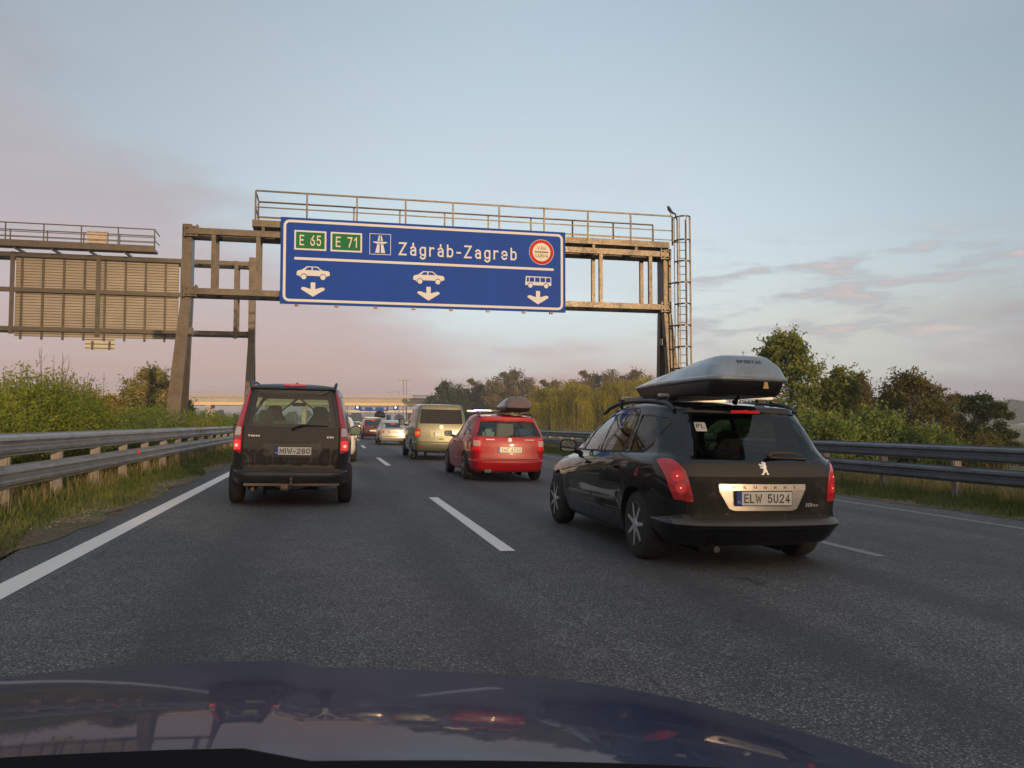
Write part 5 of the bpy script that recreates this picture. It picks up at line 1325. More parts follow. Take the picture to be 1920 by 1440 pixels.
# ------------------------------------------------------------------ green-gold van
P_GOLD = carpaint('gold_green_paint', (.135, .145, .10), .35, .35, dust=(.15, .14, .10, .3), spec=.4)
rows = [row(.28, .5, 4.6, 0, 0, 0), row(.26, .35, 4.6, .6, .7, .6), row(.28, .12, 4.75, .80, .90, .8, .25), row(.36, .03, 4.82, .86, .935, .84, .22), row(.55, .0, 4.85, .885, .945, .85, .2), row(.60, .0, 4.85, .89, .95, .85, .2), row(.615, .04, 4.85, .885, .95, .85, .18),
        row(.85, .05, 4.8, .895, .955, .84, .17), row(1.05, .06, 4.6, .89, .95, .82, .16, zf=.98), row(1.2, .08, 4.15, .87, .935, .80, .15, zf=1.12), row(1.4, .12, 3.7, .835, .90, .76, .15), row(1.65, .18, 3.3, .785, .845, .72, .15, zf=1.66), row(1.80, .21, 3.1, .74, .80, .68, .14, zm=1.83, zf=1.82),
        row(1.86, .24, 3.0, .69, .74, .62, .13, zm=1.89, zf=1.87), row(1.885, .3, 2.95, .58, .62, .52, .1, zm=1.92, zf=1.90), row(1.895, .4, 2.9, 0, 0, 0, .05, zm=1.935, zf=1.91)]
c = Car('van', 'pale green-gold van with dark rear window in the middle lane, behind the red estate', 'van', 3.70, 26.9, paint=P_GOLD, rows=rows, cr=.04, cf=.2, rf=.5, ns=28, step=.1)
c.window('rear_window', [(-.66, 1.72), (.66, 1.72), (.72, 1.27), (.68, 1.235), (-.68, 1.235), (-.72, 1.27)], REAR, GL_PRIV, r=.05, frame=.02)
for sd in (-1, 1):
    P = [(.70, 1.05), (.84, 1.075), (.885, 1.0), (.90, .78), (.72, .78)]; P = [(sd*p[0], p[1]) for p in P]; k = c.patch('tail_lamp', rpoly(P, .02, 3), REAR, 'tail', off=.010, thick=.03)
    c.patch('indicator_lens', rpoly([(sd*.735, .97), (sd*.87, .97), (sd*.875, .87), (sd*.735, .87)], .01, 2), REAR, 'amber', off=.013, thick=.003, parent=k)
    c.patch('lit_lens', rpoly([(sd*.74, .86), (sd*.87, .86), (sd*.875, .81), (sd*.74, .81)], .01, 2), REAR, 'brake', off=.013, thick=.003, parent=k)
    v = SIDE(sd)
    for P in ([(.35, 1.27), (1.35, 1.25), (1.35, 1.72), (.45, 1.72)], [(1.45, 1.25), (2.55, 1.23), (2.55, 1.74), (1.45, 1.73)], [(2.7, 1.22), (3.95, 1.18), (3.25, 1.72), (2.7, 1.74)]): c.window('side_window', P, v, GL_PRIV if P[0][0] < 2 else GL_CLEAR, r=.05)
    c.seam([(2.6, 1.75), (2.6, .35)], v); c.seam([(1.4, 1.75), (1.4, .9)], v); c.seam([(.4, 1.05), (2.6, 1.0)], v, .015)
    b = MB(); b.box(sd*.90-.08, sd*.90+.08, .68, .70, .06, .30); b.build('mud_flap', 'black', c.t)
c.patch('tailgate', rpoly([(-.70, 1.22), (.70, 1.22), (.69, .66), (-.69, .66)], .03), REAR, P_GOLD, off=.004, thick=.01); c.seam([(-.86, .62), (.86, .62)], REAR, .014)
c.patch('plate_recess', rpoly([(-.36, 1.0), (.36, 1.0), (.36, .80), (-.36, .80)], .02), REAR, mat('recess_gold', (.24, .24, .15), .4, .3, coat=.5), off=.006, thick=.002)
c.plate('-- -- ---', 0, .88, .05, w=.52, h=.112, ink='ink_pale')
c.patch('rear_badge', [(.075*math.cos(a*.3927), 1.13+.075*math.sin(a*.3927)) for a in range(16)], REAR, 'chrome', off=.012, thick=.008)
c.patch('gate_handle', rpoly([(-.08, .735), (.08, .735), (.08, .70), (-.08, .70)], .01), REAR, 'black', off=.006, thick=.003)
c.patch('high_brake_lamp', [(-.12, 1.80), (.12, 1.80), (.12, 1.775), (-.12, 1.775)], REAR, MATS['brake_dark'], off=.012, thick=.01)
c.patch('rear_spoiler', [(-.66, 1.77), (.66, 1.77), (.62, 1.84), (0, 1.86), (-.62, 1.84)], REAR, P_GOLD, off=.008, thick=.03)
for sd in (-1, 1): c.patch('bumper_reflector', rpoly([(sd*.62, .47), (sd*.78, .47), (sd*.78, .435), (sd*.62, .435)], .005, 2), REAR, 'red', off=.006, thick=.004)
b = MB(); l, q = c.hit(0, 1.22, REAR); b.path([(0, l.y-.03, 1.23), (.05, l.y-.035, 1.26), (.5, l.y-.01, 1.27)], [.02, .012, .006], 6); b.build('wiper', 'black', c.t)
c.arch(1.0, .33, .37, .93); c.arch(4.0, .33, .37, .93); c.finish(); c.wheels((1.0, 4.0), .925, .33, .22, 'multi', MATS['hubcap_grey'], n=7, simple=True); c.mirrors(3.75, 1.28, .90, w=.24, h=.24)

# ------------------------------------------------------------------ farther traffic: simpler bodies, each its own car
def scaled_rows(L_, H_, kind, wid):
    k = wid/.88
    def r(z, yr, yf, wr, wm, wf, rr=.25, zm=None, zf=None): return row(z*H_/1.45, yr, yf*L_/4.4, wr*k, wm*k, wf*k, rr, None if zm is None else zm*H_/1.45, None if zf is None else zf*H_/1.45)
    low = [r(.25, .4, 4.1, 0, 0, 0), r(.22, .3, 4.1, .55, .6, .5), r(.24, .1, 4.3, .74, .85, .74), r(.40, .0, 4.4, .80, .875, .79), r(.48, .0, 4.4, .805, .88, .79), r(.50, .04, 4.4, .80, .88, .79), r(.78, .06, 4.3, .81, .88, .77, zf=.70)]
    if kind == 'sedan':
        return low+[r(.90, .07, 4.0, .79, .865, .74, zm=.86, zf=.80), r(.945, .10, 3.6, .76, .845, .72, zm=.91, zf=.90), r(.955, .62, 3.35, .72, .82, .70, zm=.94, zf=.95), r(1.1, .85, 3.0, .66, .765, .65), r(1.28, 1.1, 2.55, .60, .69, .58), r(1.36, 1.25, 2.3, .53, .60, .5, zm=1.41, zf=1.38), r(1.385, 1.35, 2.2, .4, .45, .38, zm=1.44, zf=1.40), r(1.39, 1.4, 2.1, 0, 0, 0, .05, 1.45, 1.41)]
    return low+[r(.92, .08, 4.0, .79, .865, .74, zf=.82), r(.98, .10, 3.5, .775, .85, .72, zf=.96), r(1.15, .20, 3.05, .73, .79, .66), r(1.30, .30, 2.6, .67, .72, .60, zf=1.31), r(1.37, .34, 2.3, .60, .65, .54, .16, 1.40, 1.38), r(1.40, .38, 2.2, .48, .52, .42, .12, 1.44, 1.41), r(1.41, .4, 2.1, 0, 0, 0, .05, 1.455, 1.42)]
def far_car(label, X, Y, kind, col, L_=4.4, H_=1.45, wid=.88, metal=.2, lit=False, box=None, plate=True, bar=False, nm='car', cat='car', detail=True):
    pm_ = carpaint('paint_%03d_%03d_%03d' % tuple(int(v*255) for v in col), col, .3, metal, spec=.4)
    c = Car(nm, label, cat, X+cx(Y), Y, rz=-math.atan(.0633*min(1, max(0, (Y-33)/57))), paint=pm_, rows=scaled_rows(L_, H_, kind, wid), cr=.06, cf=.14, rf=.4, sub=3, ns=16, step=.2, group='queueing cars far ahead' if Y > 70 else None)
    k = H_/1.45; w = wid/.88
    DG = mat('dark_glass', (.012, .016, .02), .04, spec=.8)
    if kind == 'sedan': c.patch('rear_window', rpoly([(-.50*w, 1.27*k), (.50*w, 1.27*k), (.62*w, 1.0*k), (-.62*w, 1.0*k)], .04), REAR, DG, off=.006, thick=.01)
    else: c.patch('rear_window', rpoly([(-.55*w, 1.28*k), (.55*w, 1.28*k), (.64*w, 1.0*k), (-.64*w, 1.0*k)], .04), REAR, DG, off=.006, thick=.01)
    for sd in (-1, 1):
        if kind == 'tallback': P = [(.62, 1.25), (.70, 1.25), (.80, .75), (.66, .75)]
        elif kind == 'sedan': P = [(.52, .86), (.76, .87), (.77, .70), (.52, .70)]
        else: P = [(.58, .92), (.76, .92), (.79, .70), (.60, .70)]
        l = c.patch('tail_lamp', rpoly([(sd*p[0]*w, p[1]*k) for p in P], .02, 2), REAR, 'brake' if lit else 'tail', off=.010, thick=.02)
        if kind == 'sedan': c.patch('indicator_lens', rpoly([(sd*.56*w, .855*k), (sd*.75*w, .855*k), (sd*.75*w, .80*k), (sd*.56*w, .80*k)], .01, 2), REAR, 'amber', off=.013, thick=.003, parent=l)
        v = SIDE(sd); s0 = .75 if kind != 'sedan' else 1.15
        c.patch('side_window', rpoly([(s0, 1.0*k), (2.95*L_/4.4, .97*k), (2.35*L_/4.4, 1.29*k), (s0+.15, 1.27*k)], .04), v, DG, off=.005, thick=.01)
    if plate: c.plate('-- ----', 0, (.75 if kind == 'sedan' else .62)*k, .055, ink='ink_pale')
    if bar or lit: c.patch('high_brake_lamp', [(-.16, 1.325*k), (.16, 1.325*k), (.16, 1.30*k), (-.16, 1.30*k)] if kind != 'sedan' else [(-.14, 1.20), (.14, 1.20), (.14, 1.17), (-.14, 1.17)], REAR, 'brake', off=.012, thick=.01)
    c.seam([(-.6*w, .52*k), (.6*w, .52*k)], REAR, .02)
    a1, a2 = .85, 3.45*L_/4.4
    c.arch(a1, .31, .34, .88*w); c.arch(a2, .31, .34, .88*w); c.finish(liner=False)
    c.wheels((a1, a2), .865*w, .31, .20, 'disc', simple=True); c.mirrors(2.7*L_/4.4, 1.0*k, .84*w, w=.18, h=.13)
    return c
b = None
far_car('white hatchback mostly hidden in front of the dark people carrier', .02, 24.9, 'hatch', (.62, .62, .58), 4.0, 1.42, .85, 0)
far_car('silver saloon car with a lit brake light strip, ahead of the green-gold van', 3.46, 45.4, 'sedan', (.42, .40, .36), 4.5, 1.42, .87, .4, bar=True)
c = far_car('dark red hatchback with roof bars left of the silver saloon', 2.78, 60.5, 'tallback', (.045, .008, .010), 4.1, 1.55, .86, .2, lit=True)
rack_bars(c, (1.2, 2.0), 1.66, .62, .05, alu)
roof_box('roof_box', 'black bulging roof load above the silver saloon', 3.35+cx(62), 62.3, gz(3.5)+.03, [rbrow(1.70, 0, 1.6, .40, .3), rbrow(1.74, -.02, 1.6, .42, .3), rbrow(1.95, .06, 1.3, .38, .28), rbrow(2.12, .2, 1.0, .26, .2), rbrow(2.18, .3, .8, .12, .1), rbrow(2.19, .4, .7, 0, 0)], mat('load_black', (.02, .02, .022), .5), [rbrow(1.62, .3, 1.4, 0, 0), rbrow(1.62, .1, 1.5, .3, .2), rbrow(1.70, .02, 1.58, .38, .28), rbrow(1.70, .3, 1.4, 0, 0)])
# the rest of the queue: lane offsets -0.3 (left), 3.5 (middle), 7.1 (right)
Q = [(3.4, 76, 'tallback', (.45, .03, .03), 'red and white'), (-.1, 66, 'hatch', (.55, .50, .45), ''), (3.5, 90, 'hatch', (.50, .48, .45), ''), (-.2, 82, 'sedan', (.05, .05, .06), ''), (3.4, 104, 'tallback', (.10, .03, .03), ''), (-.1, 97, 'hatch', (.35, .02, .02), ''),
     (3.5, 118, 'sedan', (.40, .40, .40), ''), (-.2, 112, 'hatch', (.08, .09, .10), ''), (7.0, 100, 'hatch', (.4, .4, .42), ''), (3.5, 133, 'hatch', (.55, .55, .52), ''), (-.1, 128, 'tallback', (.50, .48, .44), ''), (7.0, 122, 'sedan', (.03, .04, .08), ''), (3.4, 150, 'tallback', (.3, .02, .02), ''), (-.2, 145, 'sedan', (.3, .3, .3), ''), (7.0, 142, 'hatch', (.5, .5, .5), ''), (3.5, 168, 'hatch', (.1, .1, .12), ''), (-.1, 163, 'hatch', (.5, .45, .4), '')]
labs = ['red tall-backed car just left of the dark red hatchback with roof bars', 'beige hatchback in the left lane glimpsed beside the door mirror of the people carrier']
for i, (x, y, k, col, _) in enumerate(Q):
    far_car(labs[i] if i < 2 else 'small distant car in the queue below the bridge', x, y, k, col, 4.3, 1.5 if k == 'tallback' else 1.44, .87, .1, lit=(i % 2 == 0), plate=False)
# lorry at the head of the queue
t = thing('lorry', 'large white lorry box standing beyond the bridge at the head of the queue', 'lorry', (10.6, 232, .1), R(-38))
b = MB(); b.box(-1.25, 1.25, 0, 8, 1.1, 4.1); b.build('cargo_box', mat('lorry_white', (.75, .73, .66), .5, var=.05), t, bevel=.03)
b = MB()
for k in range(12): b.box(-1.262, -1.25, .4+k*.62, .46+k*.62, 1.15, 4.05)
b.box(-.02, .02, -.012, 0, 1.2, 4.0); b.build('panel_rib', mat('rib_grey', (.5, .48, .42), .5), t)
b = MB(); b.box(-1.2, 1.2, 8.3, 10.2, .6, 3.4); b.build('cab', mat('cab_blue', (.05, .08, .2), .4), t, bevel=.15); b = MB(); b.box(-.4, .4, .2, 10, .7, 1.09); b.build('chassis', 'black', t)
for y in (1.2, 2.4, 9.2):
    for sd in (-1, 1):
        b = MB(); b.lathe_x([(-.15, .3), (-.15, .48), (.15, .48), (.15, .3)], 18); b.build('wheel', 'rubber', t, loc=(sd*1.05, y, .48))
# ------------------------------------------------------------------ the car the picture is taken from: bonnet, wings, cowl
own = thing('own_car', 'dark blue glossy car bonnet along the bottom, reflecting the traffic ahead', 'car', (0, 0, 0))
def hood():
    ys = np.linspace(.57, 2.02, 74); yy = [.45, .6, .78, 1.1, 1.4, 1.6, 1.72, 1.8, 2.1]; aa = [5.2, 6.5, 10, 12.5, 16.7, 28, 48, 70, 88]
    z = [0.0]
    for i in range(1, len(ys)):
        a = np.interp((ys[i]+ys[i-1])/2, yy, aa); z.append(z[-1]-math.tan(R(min(a, 84)))*(ys[i]-ys[i-1]))
    z = np.array(z); z += .95-np.interp(.6, ys, z)
    def f(x):
        t = min(1, max(0, (.35-x)/.7)); t = t*t*(3-2*t)
        return -.08*(x+.2)**2-.10*(x+.2)**4+.020*t+.010/(1+math.exp((x+.035)/.006))
    return ys, z, f
ys, zs, ff = hood()
P_BLUE = carpaint('dark_blue_paint', (.0010, .009, .046), .35, .0, dust=(.0015, .011, .05, .3), spec=.05, coat=.36)
xs = np.linspace(-1.02, .80, 92); V = []; F = []
for y, z in zip(ys, zs):
    for x in xs: V.append((x, y, max(z+ff(x), .25)))
n = len(xs)
for j in range(len(ys)-1):
    for i in range(n-1): F.append((j*n+i, j*n+i+1, (j+1)*n+i+1, (j+1)*n+i))
b = MB(); b.add(V, F); me = b.mesh('bonnet'); me.shade_smooth(); link('bonnet', me, P_BLUE, own)
# edges of the bonnet shut line and the wings outside it
b = MB(); V = []; F = []
for y, z in zip(ys, zs):
    for q in (.80, .81): V.append((q, y, max(z+ff(.80), .25)-(.0 if q == .80 else .012)))
b.add(V, [(2*j, 2*j+1, 2*j+3, 2*j+2) for j in range(len(ys)-1)]); b.build('panel_gap', 'seam', own)
b = MB(); V = []; F = []
for sd, xa, xb in ((1, .812, .98), (-1, -1.03, -1.18)):
    o = len(V); m = 8
    for y, z in zip(ys, zs):
        z0 = max(z+ff(xa), .25)
        for k in range(m+1): t = k/m; V.append((xa+(xb-xa)*t, y, z0-.02-.30*t**2.2 if z0 > .3 else .25))
    for j in range(len(ys)-1):
        for k in range(m): F.append((o+j*(m+1)+k, o+j*(m+1)+k+1, o+(j+1)*(m+1)+k+1, o+(j+1)*(m+1)+k))
b.add(V, F); me = b.mesh('front_wing'); me.shade_smooth(); link('front_wing', me, P_BLUE, own)
# black cowl and seal at the foot of the windscreen
b = MB(); V = []; m = 40
for i in range(m+1):
    x = -1.0+1.8*i/m; zc = np.interp(.578, ys, zs)+ff(x)+.005
    for y, dz in ((.605, -.015), (.592, -.003), (.578, .002), (.555, -.014), (.36, -.02), (.25, .0)): V.append((x, y, zc+dz))
b.add(V, [(6*i+k, 6*i+k+1, 6*i+6+k+1, 6*i+6+k) for i in range(m) for k in range(5)]); me = b.mesh('cowl'); me.shade_smooth(); link('cowl', me, mat('cowl_black', (.004, .004, .005), .6, spec=.1), own)
b = MB(); b.box(-.8, .8, -1.6, 1.6, .15, .30); b.build('floor_pan', 'seam', own)
for y in (1.15, -1.5):
    for x in (-.88, .76):
        b = MB(); b.lathe_x([(-.10, .2), (-.10, .31), (.10, .31), (.10, .2)], 28); b.build('wheel', 'rubber', own, loc=(x, y, .31))
# ------------------------------------------------------------------ overpass 200 m ahead
BY = 200.0
br = thing('road_bridge', 'sunlit concrete road bridge crossing above the queue of traffic', 'bridge', (0, BY, 0))
CN = M['concrete']()
b = MB(); b.box(-56, 34, 0, 8, 6.25, 7.15); b.build('deck', CN, br)
b = MB(); b.box(-56, 34, -.35, 8.3, 7.153, 7.36); b.build('cornice', mat('cornice_concrete', (.36, .33, .29), .85, var=.1), br)
for y in (.25, 2.9, 5.6):
    b = MB(); b.box(-55.5, 33.5, y, y+.9, 5.75, 6.247); b.box(-55.5, 33.5, y-.25, y+1.15, 5.38, 5.747); b.build('girder', mat('girder_concrete', (.62, .50, .33), .85, var=.08, vscale=.5), br)
for x in (-50, -28, -6, 27):
    for y in (1.2, 6.0):
        b = MB(); b.box(x-.5, x+.5, y-.4, y+.4, -1, 4.75); b.build('pier', CN, br)
    b = MB(); b.box(x-.7, x+.7, .1, 7.2, 4.753, 5.377); b.build('pier_cap', CN, br)
b = MB(); b.prismx([(-.5, 7.15), (8.5, 7.15), (8.5, -1), (-.5, -1)], 33.5, 35.0); b.prismx([(-1.6, 7.1), (-.5, 7.1), (-.5, 1), (-1.6, 3)], 34.0, 34.6); b.build('abutment', CN, br)
gmb = mat('bridge_rail_steel', (.34, .31, .27), .6, .3)
b = MB(); b.box(-80, 60, .0, .06, 7.78, 8.05); b.box(-80, 60, .0, .04, 7.5, 7.58)
x = -80
while x <= 60: b.box(x-.06, x+.06, .07, .17, 7.363 if x < 34 else 6.8, 8.1); x += 2.4
b.build('railing', gmb, br)
# ------------------------------------------------------------------ customs plaza beyond the bridge
t = thing('customs_canopy', 'pale flat-roofed customs canopy beyond the bridge at the end of the queue', 'canopy', (19, 330, -2))
b = MB(); b.box(-22, 26, -6, 12, 7.2, 8.3); b.build('roof', mat('canopy_white', (.55, .50, .46), .6), t)
for x in (-20, -12, -4, 4, 12, 20):
    b = MB(); b.box(x-.3, x+.3, -2, -1.4, 0, 7.19); b.build('column', 'concrete', t)
    b = MB(); b.box(x-1.0, x+1.0, 0, 3, .0, 2.9); b.build('booth', mat('booth_cream', (.5, .42, .3), .6, var=.1), t)
# second gantry, 250 m ahead, with its sign and lane signals
t = thing('lane_gantry', 'slim gantry beyond the bridge carrying a blue sign and lane signals', 'gantry', (0, 250, 0))
gs = M['steel']()
for x in (5.0, 23.5):
    b = MB(); b.box(x-.15, x+.15, -.15, .15, -1, 7.2); b.build('column', gs, t)
for z in (6.9, 5.2):
    b = MB(); b.box(5.16, 23.34, -.1, .1, z-.08, z+.08); b.build('beam', gs, t)
t = thing('far_sign', 'small far blue sign framed by the bridge opening above the lorry', 'road sign', (0, 249.6, 0))
b = MB(); b.box(9.1, 17.9, 0, .08, 4.75, 7.1); b.build('panel', 'blue', t)
b = MB()
b.box(9.4, 11.4, -.03, -.005, 6.35, 6.95); b.build('route_field', 'green', t)
b = MB(); text_on_y(b, 'Zágráb-Zagreb', 12.1, 15.9, 6.4, .42, -.02); b.box(9.4, 17.5, -.025, -.005, 6.02, 6.12)
for x in (10.3, 13.5, 16.9): b.box(x-.45, x+.45, -.02, -.004, 5.55, 5.8); b.prism([(x-.3, 5.28), (x, 4.98), (x+.3, 5.28)], -.02, -.004)
b.build('lettering', 'white', t)
for x, lab in ((8.45, 'lit blue lane signal left of the far sign'), (20.1, 'lit blue lane signal right of the far sign')):
    t = thing('lane_signal', lab, 'traffic signal', (x, 249.6, 6.05))
    b = MB(); b.box(-.75, .75, 0, .2, -1.0, 1.0); b.build('housing', 'blue', t)
    b = MB(); b.prism([(-.22, .55), (.22, .55), (.22, -.1), (.4, -.1), (0, -.6), (-.4, -.1), (-.22, -.1)], -.03, -.005); b.build('arrow', mat('signal_white_lit', (.9, .95, 1), .4, emit=(.8, .92, 1), estr=1.0), t)
# lamp posts around the plaza
def lamp(label, x, y, h, grp='tall lamp posts around the plaza'):
    t = thing('street_lamp', label, 'lamp post', (x, y, -1), 0, grp)
    b = MB(); b.tube((0, 0, 0), (0, 0, h), .13, 8, .07); b.build('pole', 'steel', t)
    b = MB(); b.bar((-1.2, 0, h-.05), (1.2, 0, h-.05), .1); b.box(-1.7, -1.1, -.15, .15, h-.12, h+.04); b.box(1.1, 1.7, -.15, .15, h-.12, h+.04); b.build('lamp_head', 'steel', t)
for i, (px, top, Y) in enumerate(((756, 713, 262), (762, 712, 300), (733, 735, 330), (748, 733, 290), (652, 752, 280), (664, 765, 340), (741, 768, 310), (727, 770, 350), (770, 740, 350))):
    th = R(12.9)+math.atan((px-960)/1497.0); x = Y*math.tan(th); d = x*math.sin(R(12.9))+Y*math.cos(R(12.9)); h = 1.2+(792.5-top)/1497.0*d+1
    lamp('slim far lamp post beyond the bridge', x, Y, h)
t = thing('antenna_mast', 'thin mast on the skyline left of the flowering tree', 'mast', (-40.5, 160, 0)); b = MB(); b.tube((0, 0, -1), (0, 0, 10.5), .09, 6, .03); b.build('mast', 'steel', t)
b = MB(); b.box(-.35, .35, -.02, .02, 9.2, 9.3); b.build('aerial', 'steel', t)
# ------------------------------------------------------------------ vegetation
def leafset(C_, size, rng, aspect=.55, droop=0.0, flat=.0):
    n = len(C_); a = rng.normal(size=(n, 3)); a[:, 2] = a[:, 2]*(1-flat)-droop*2.0
    a /= np.linalg.norm(a, axis=1)[:, None]; r = rng.normal(size=(n, 3)); b = np.cross(a, r); b /= np.linalg.norm(b, axis=1)[:, None]
    s = (size*rng.uniform(.6, 1.35, n))[:, None]
    V = np.empty((n, 4, 3)); V[:, 0] = C_-a*s*.5; V[:, 1] = C_+b*s*aspect*.5; V[:, 2] = C_+a*s*.5; V[:, 3] = C_-b*s*aspect*.5
    return V.reshape(-1, 3)
def leafmesh(name, V): return np_mesh(name, V, np.arange(len(V)).reshape(-1, 4))
def crown_clusters(rng, n, h0, h1, rad, shape='oval', top=1.0):
    out = []
    for i in range(n):
        t = rng.uniform(0, 1)**.85; z = h0+(h1-h0)*t
        if shape == 'oval': w = math.sin(math.pi*min(1, .12+t*.86))**.7
        elif shape == 'cone': w = (1-t)**.75*.95+.1
        elif shape == 'dome': w = (1-t**2.2)**.5
        else: w = .85-.4*t
        a = rng.uniform(0, 2*math.pi); r = rad*w*rng.uniform(.25, 1)**.6
        out.append((math.cos(a)*r, math.sin(a)*r, z, rad*rng.uniform(.16, .34)*(.75+.4*w)))
    return out
def make_tree(seed, H_, rad, leafm, leaf, nleaf, ncl, shape='oval', h0=.2, droop=0, trunk=.10, twigs=0, sparse_top=0, limbs=14, aspect=.55):
    """returns (trunk mesh, crown mesh)"""
    rng = np.random.default_rng(seed); cl = crown_clusters(rng, ncl, H_*h0, H_*.93, rad, shape)
    b = MB(); m = 7; pts = []; px_ = py_ = 0
    for i in range(m+1):
        t = i/m; pts.append((px_, py_, H_*.9*t)); px_ += rng.normal()*H_*.012; py_ += rng.normal()*H_*.012
    b.path(pts, [trunk*(1-.88*i/m) for i in range(m+1)], 8)
    for c in cl[:limbs]:
        z0 = max(H_*.08, c[2]*rng.uniform(.45, .75)); i = min(m, z0/(H_*.9)*m); q = pts[int(i)]
        mid = ((q[0]+c[0])*.5+rng.normal()*.04*H_, (q[1]+c[1])*.5+rng.normal()*.04*H_, z0+(c[2]-z0)*.6)
        b.path([(q[0], q[1], z0), mid, (c[0], c[1], c[2])], [trunk*.4, trunk*.25, trunk*.06], 5)
    P = []; per = nleaf//len(cl)
    for c in cl:
        d = rng.normal(size=(per, 3)); d /= np.linalg.norm(d, axis=1)[:, None]
        r = rng.uniform(0, 1, per)**.42
        q = d*r[:, None]*np.array([c[3], c[3], c[3]*.8])*1.25
        q += np.array(c[:3]); P.append(q)
        # spurs sticking out
        k = max(2, per//60)
        for j in range(k):
            dd = rng.normal(size=3); dd[2] = abs(dd[2])*.9; dd /= np.linalg.norm(dd); n2 = per//30+2
            t = rng.uniform(.7, 1.9, n2)[:, None]; P.append(np.array(c[:3])+dd*c[3]*t+rng.normal(size=(n2, 3))*leaf*.5)
    P = np.vstack(P); P = P[P[:, 2] > .05]
    V = leafset(P, leaf, rng, aspect, droop)
    return b.mesh('trunk'), leafmesh('crown', V)
def plant(name, label, cat, meshes, X, Y, Z, s=1.0, rz=0, group=None, lm=None, sz=None, bark='bark', parts=('trunk', 'crown')):
    t = thing(name, label, cat, (X, Y, Z), rz, group)
    for nm, me, m in ((parts[0], meshes[0], mm(bark)), (parts[1], meshes[1], lm)):
        if len(me.materials) == 0: me.materials.append(m)
        o = bpy.data.objects.new(nm, me); COL.objects.link(o); o.parent = t
        if o.material_slots[0].material != m: o.material_slots[0].link = 'OBJECT'; o.material_slots[0].material = m
    t.scale = (s, s, sz or s); return t
def at(px, Y):          # x on the ground line seen in photo column px at distance Y along the road
    return Y*math.tan(R(12.9)+math.atan((px-960)/1497.0))
def hz(px, py, Y):      # height above datum of photo row py
    x = at(px, Y); d = x*math.sin(R(12.9))+Y*math.cos(R(12.9)); return 1.2+(792.5-py)/1497.0*d
LM = {
 'broad': leaf_mat('leaf_broad', (.10, .14, .035), (.24, .26, .07), .8),
 'willow': leaf_mat('leaf_willow', (.15, .15, .02), (.40, .34, .05), .35),
 'poplar': leaf_mat('leaf_poplar', (.12, .11, .05), (.27, .21, .09), .4),
 'dark': leaf_mat('leaf_dark', (.040, .068, .024), (.10, .115, .038), .7),
 'bush': leaf_mat('leaf_bush', (.09, .15, .035), (.24, .28, .08), 1.2),
 'feather': leaf_mat('leaf_feathery', (.10, .16, .025), (.27, .29, .05), 1.0),
 'warm': leaf_mat('leaf_sunlit_orange', (.20, .16, .035), (.34, .23, .06), 1.0),  # orange sunlight on one median bush, put into its leaf colour
 'rust': leaf_mat('leaf_rusty', (.07, .085, .03), (.18, .145, .055), .9),
}
# -- willows beyond the right guard rail
def make_willow(seed, H_, rad, nst=330):
    rng = np.random.default_rng(seed); b = MB()
    b.path([(0, 0, 0), (.1, 0, H_*.25), (-.1, .1, H_*.5), (0, 0, H_*.75)], [.4, .33, .24, .1], 8)
    P = []; 
    cl = [(math.cos(a)*r, math.sin(a)*r, z) for a, r, z in zip(rng.uniform(0, 6.28, 22), rad*rng.uniform(.15, .85, 22), H_*rng.uniform(.62, .95, 22))]
    for c in cl[:12]: b.path([(0, 0, H_*.4), (c[0]*.6, c[1]*.6, c[2]*.9), c], [.16, .09, .03], 5)
    for c in cl:
        for k in range(nst//len(cl)):
            a = rng.uniform(0, 6.28); r0 = rng.uniform(.1, rad*.34); sx = c[0]+math.cos(a)*r0; sy = c[1]+math.sin(a)*r0; sz = c[2]+rng.uniform(-.3, .6)-r0*.3
            ln = rng.uniform(.35, .95)*sz; n = int(ln/.16)
            t = np.linspace(0, 1, n); dx = math.cos(a)*rad*.10; dy = math.sin(a)*rad*.10
            q = np.stack([sx+dx*np.sqrt(t)+rng.normal(size=n)*.05+.12*np.sin(t*5+a), sy+dy*np.sqrt(t)+rng.normal(size=n)*.05, sz-ln*t+.15*np.sin(t*3.1)], 1); P.append(q)
        n = 160; d = rng.normal(size=(n, 3)); d /= np.linalg.norm(d, axis=1)[:, None]; P.append(np.array(c)+d*rng.uniform(.2, 1, n)[:, None]*np.array([rad*.3, rad*.3, rad*.2]))
    P = np.vstack(P); P = P[P[:, 2] > .2]
    return b.mesh('trunk'), leafmesh('crown', leafset(P, .26, rng, .30, 1.2))
W1 = make_willow(3, 9.0, 4.6); W2 = make_willow(8, 8.4, 4.2); W3 = make_willow(15, 9.6, 5.0)
wl = ['yellow-green weeping willow just right of the red estate, leftmost of the willows', 'second weeping willow from the left behind the right guardrail', 'broad weeping willow in the middle of the willow row', 'weeping willow left of the black estate car beyond the guardrail', 'weeping willow seen above the bonnet and mirror of the black estate', 'rightmost weeping willow, beside the right gantry leg']
for i, (px, top, Y, me) in enumerate(((985, 728, 92, W2), (1030, 715, 96, W1), (1078, 718, 90, W3), (1122, 705, 96, W2), (1170, 702, 90, W1), (1222, 708, 94, W3))):
    h = hz(px, top, Y)+1.1; s = h/9.6
    plant('willow_tree', wl[i], 'tree', me, at(px, Y), Y, -1.1, s, i*1.3, 'weeping willows beyond the right guardrail', LM['willow'])
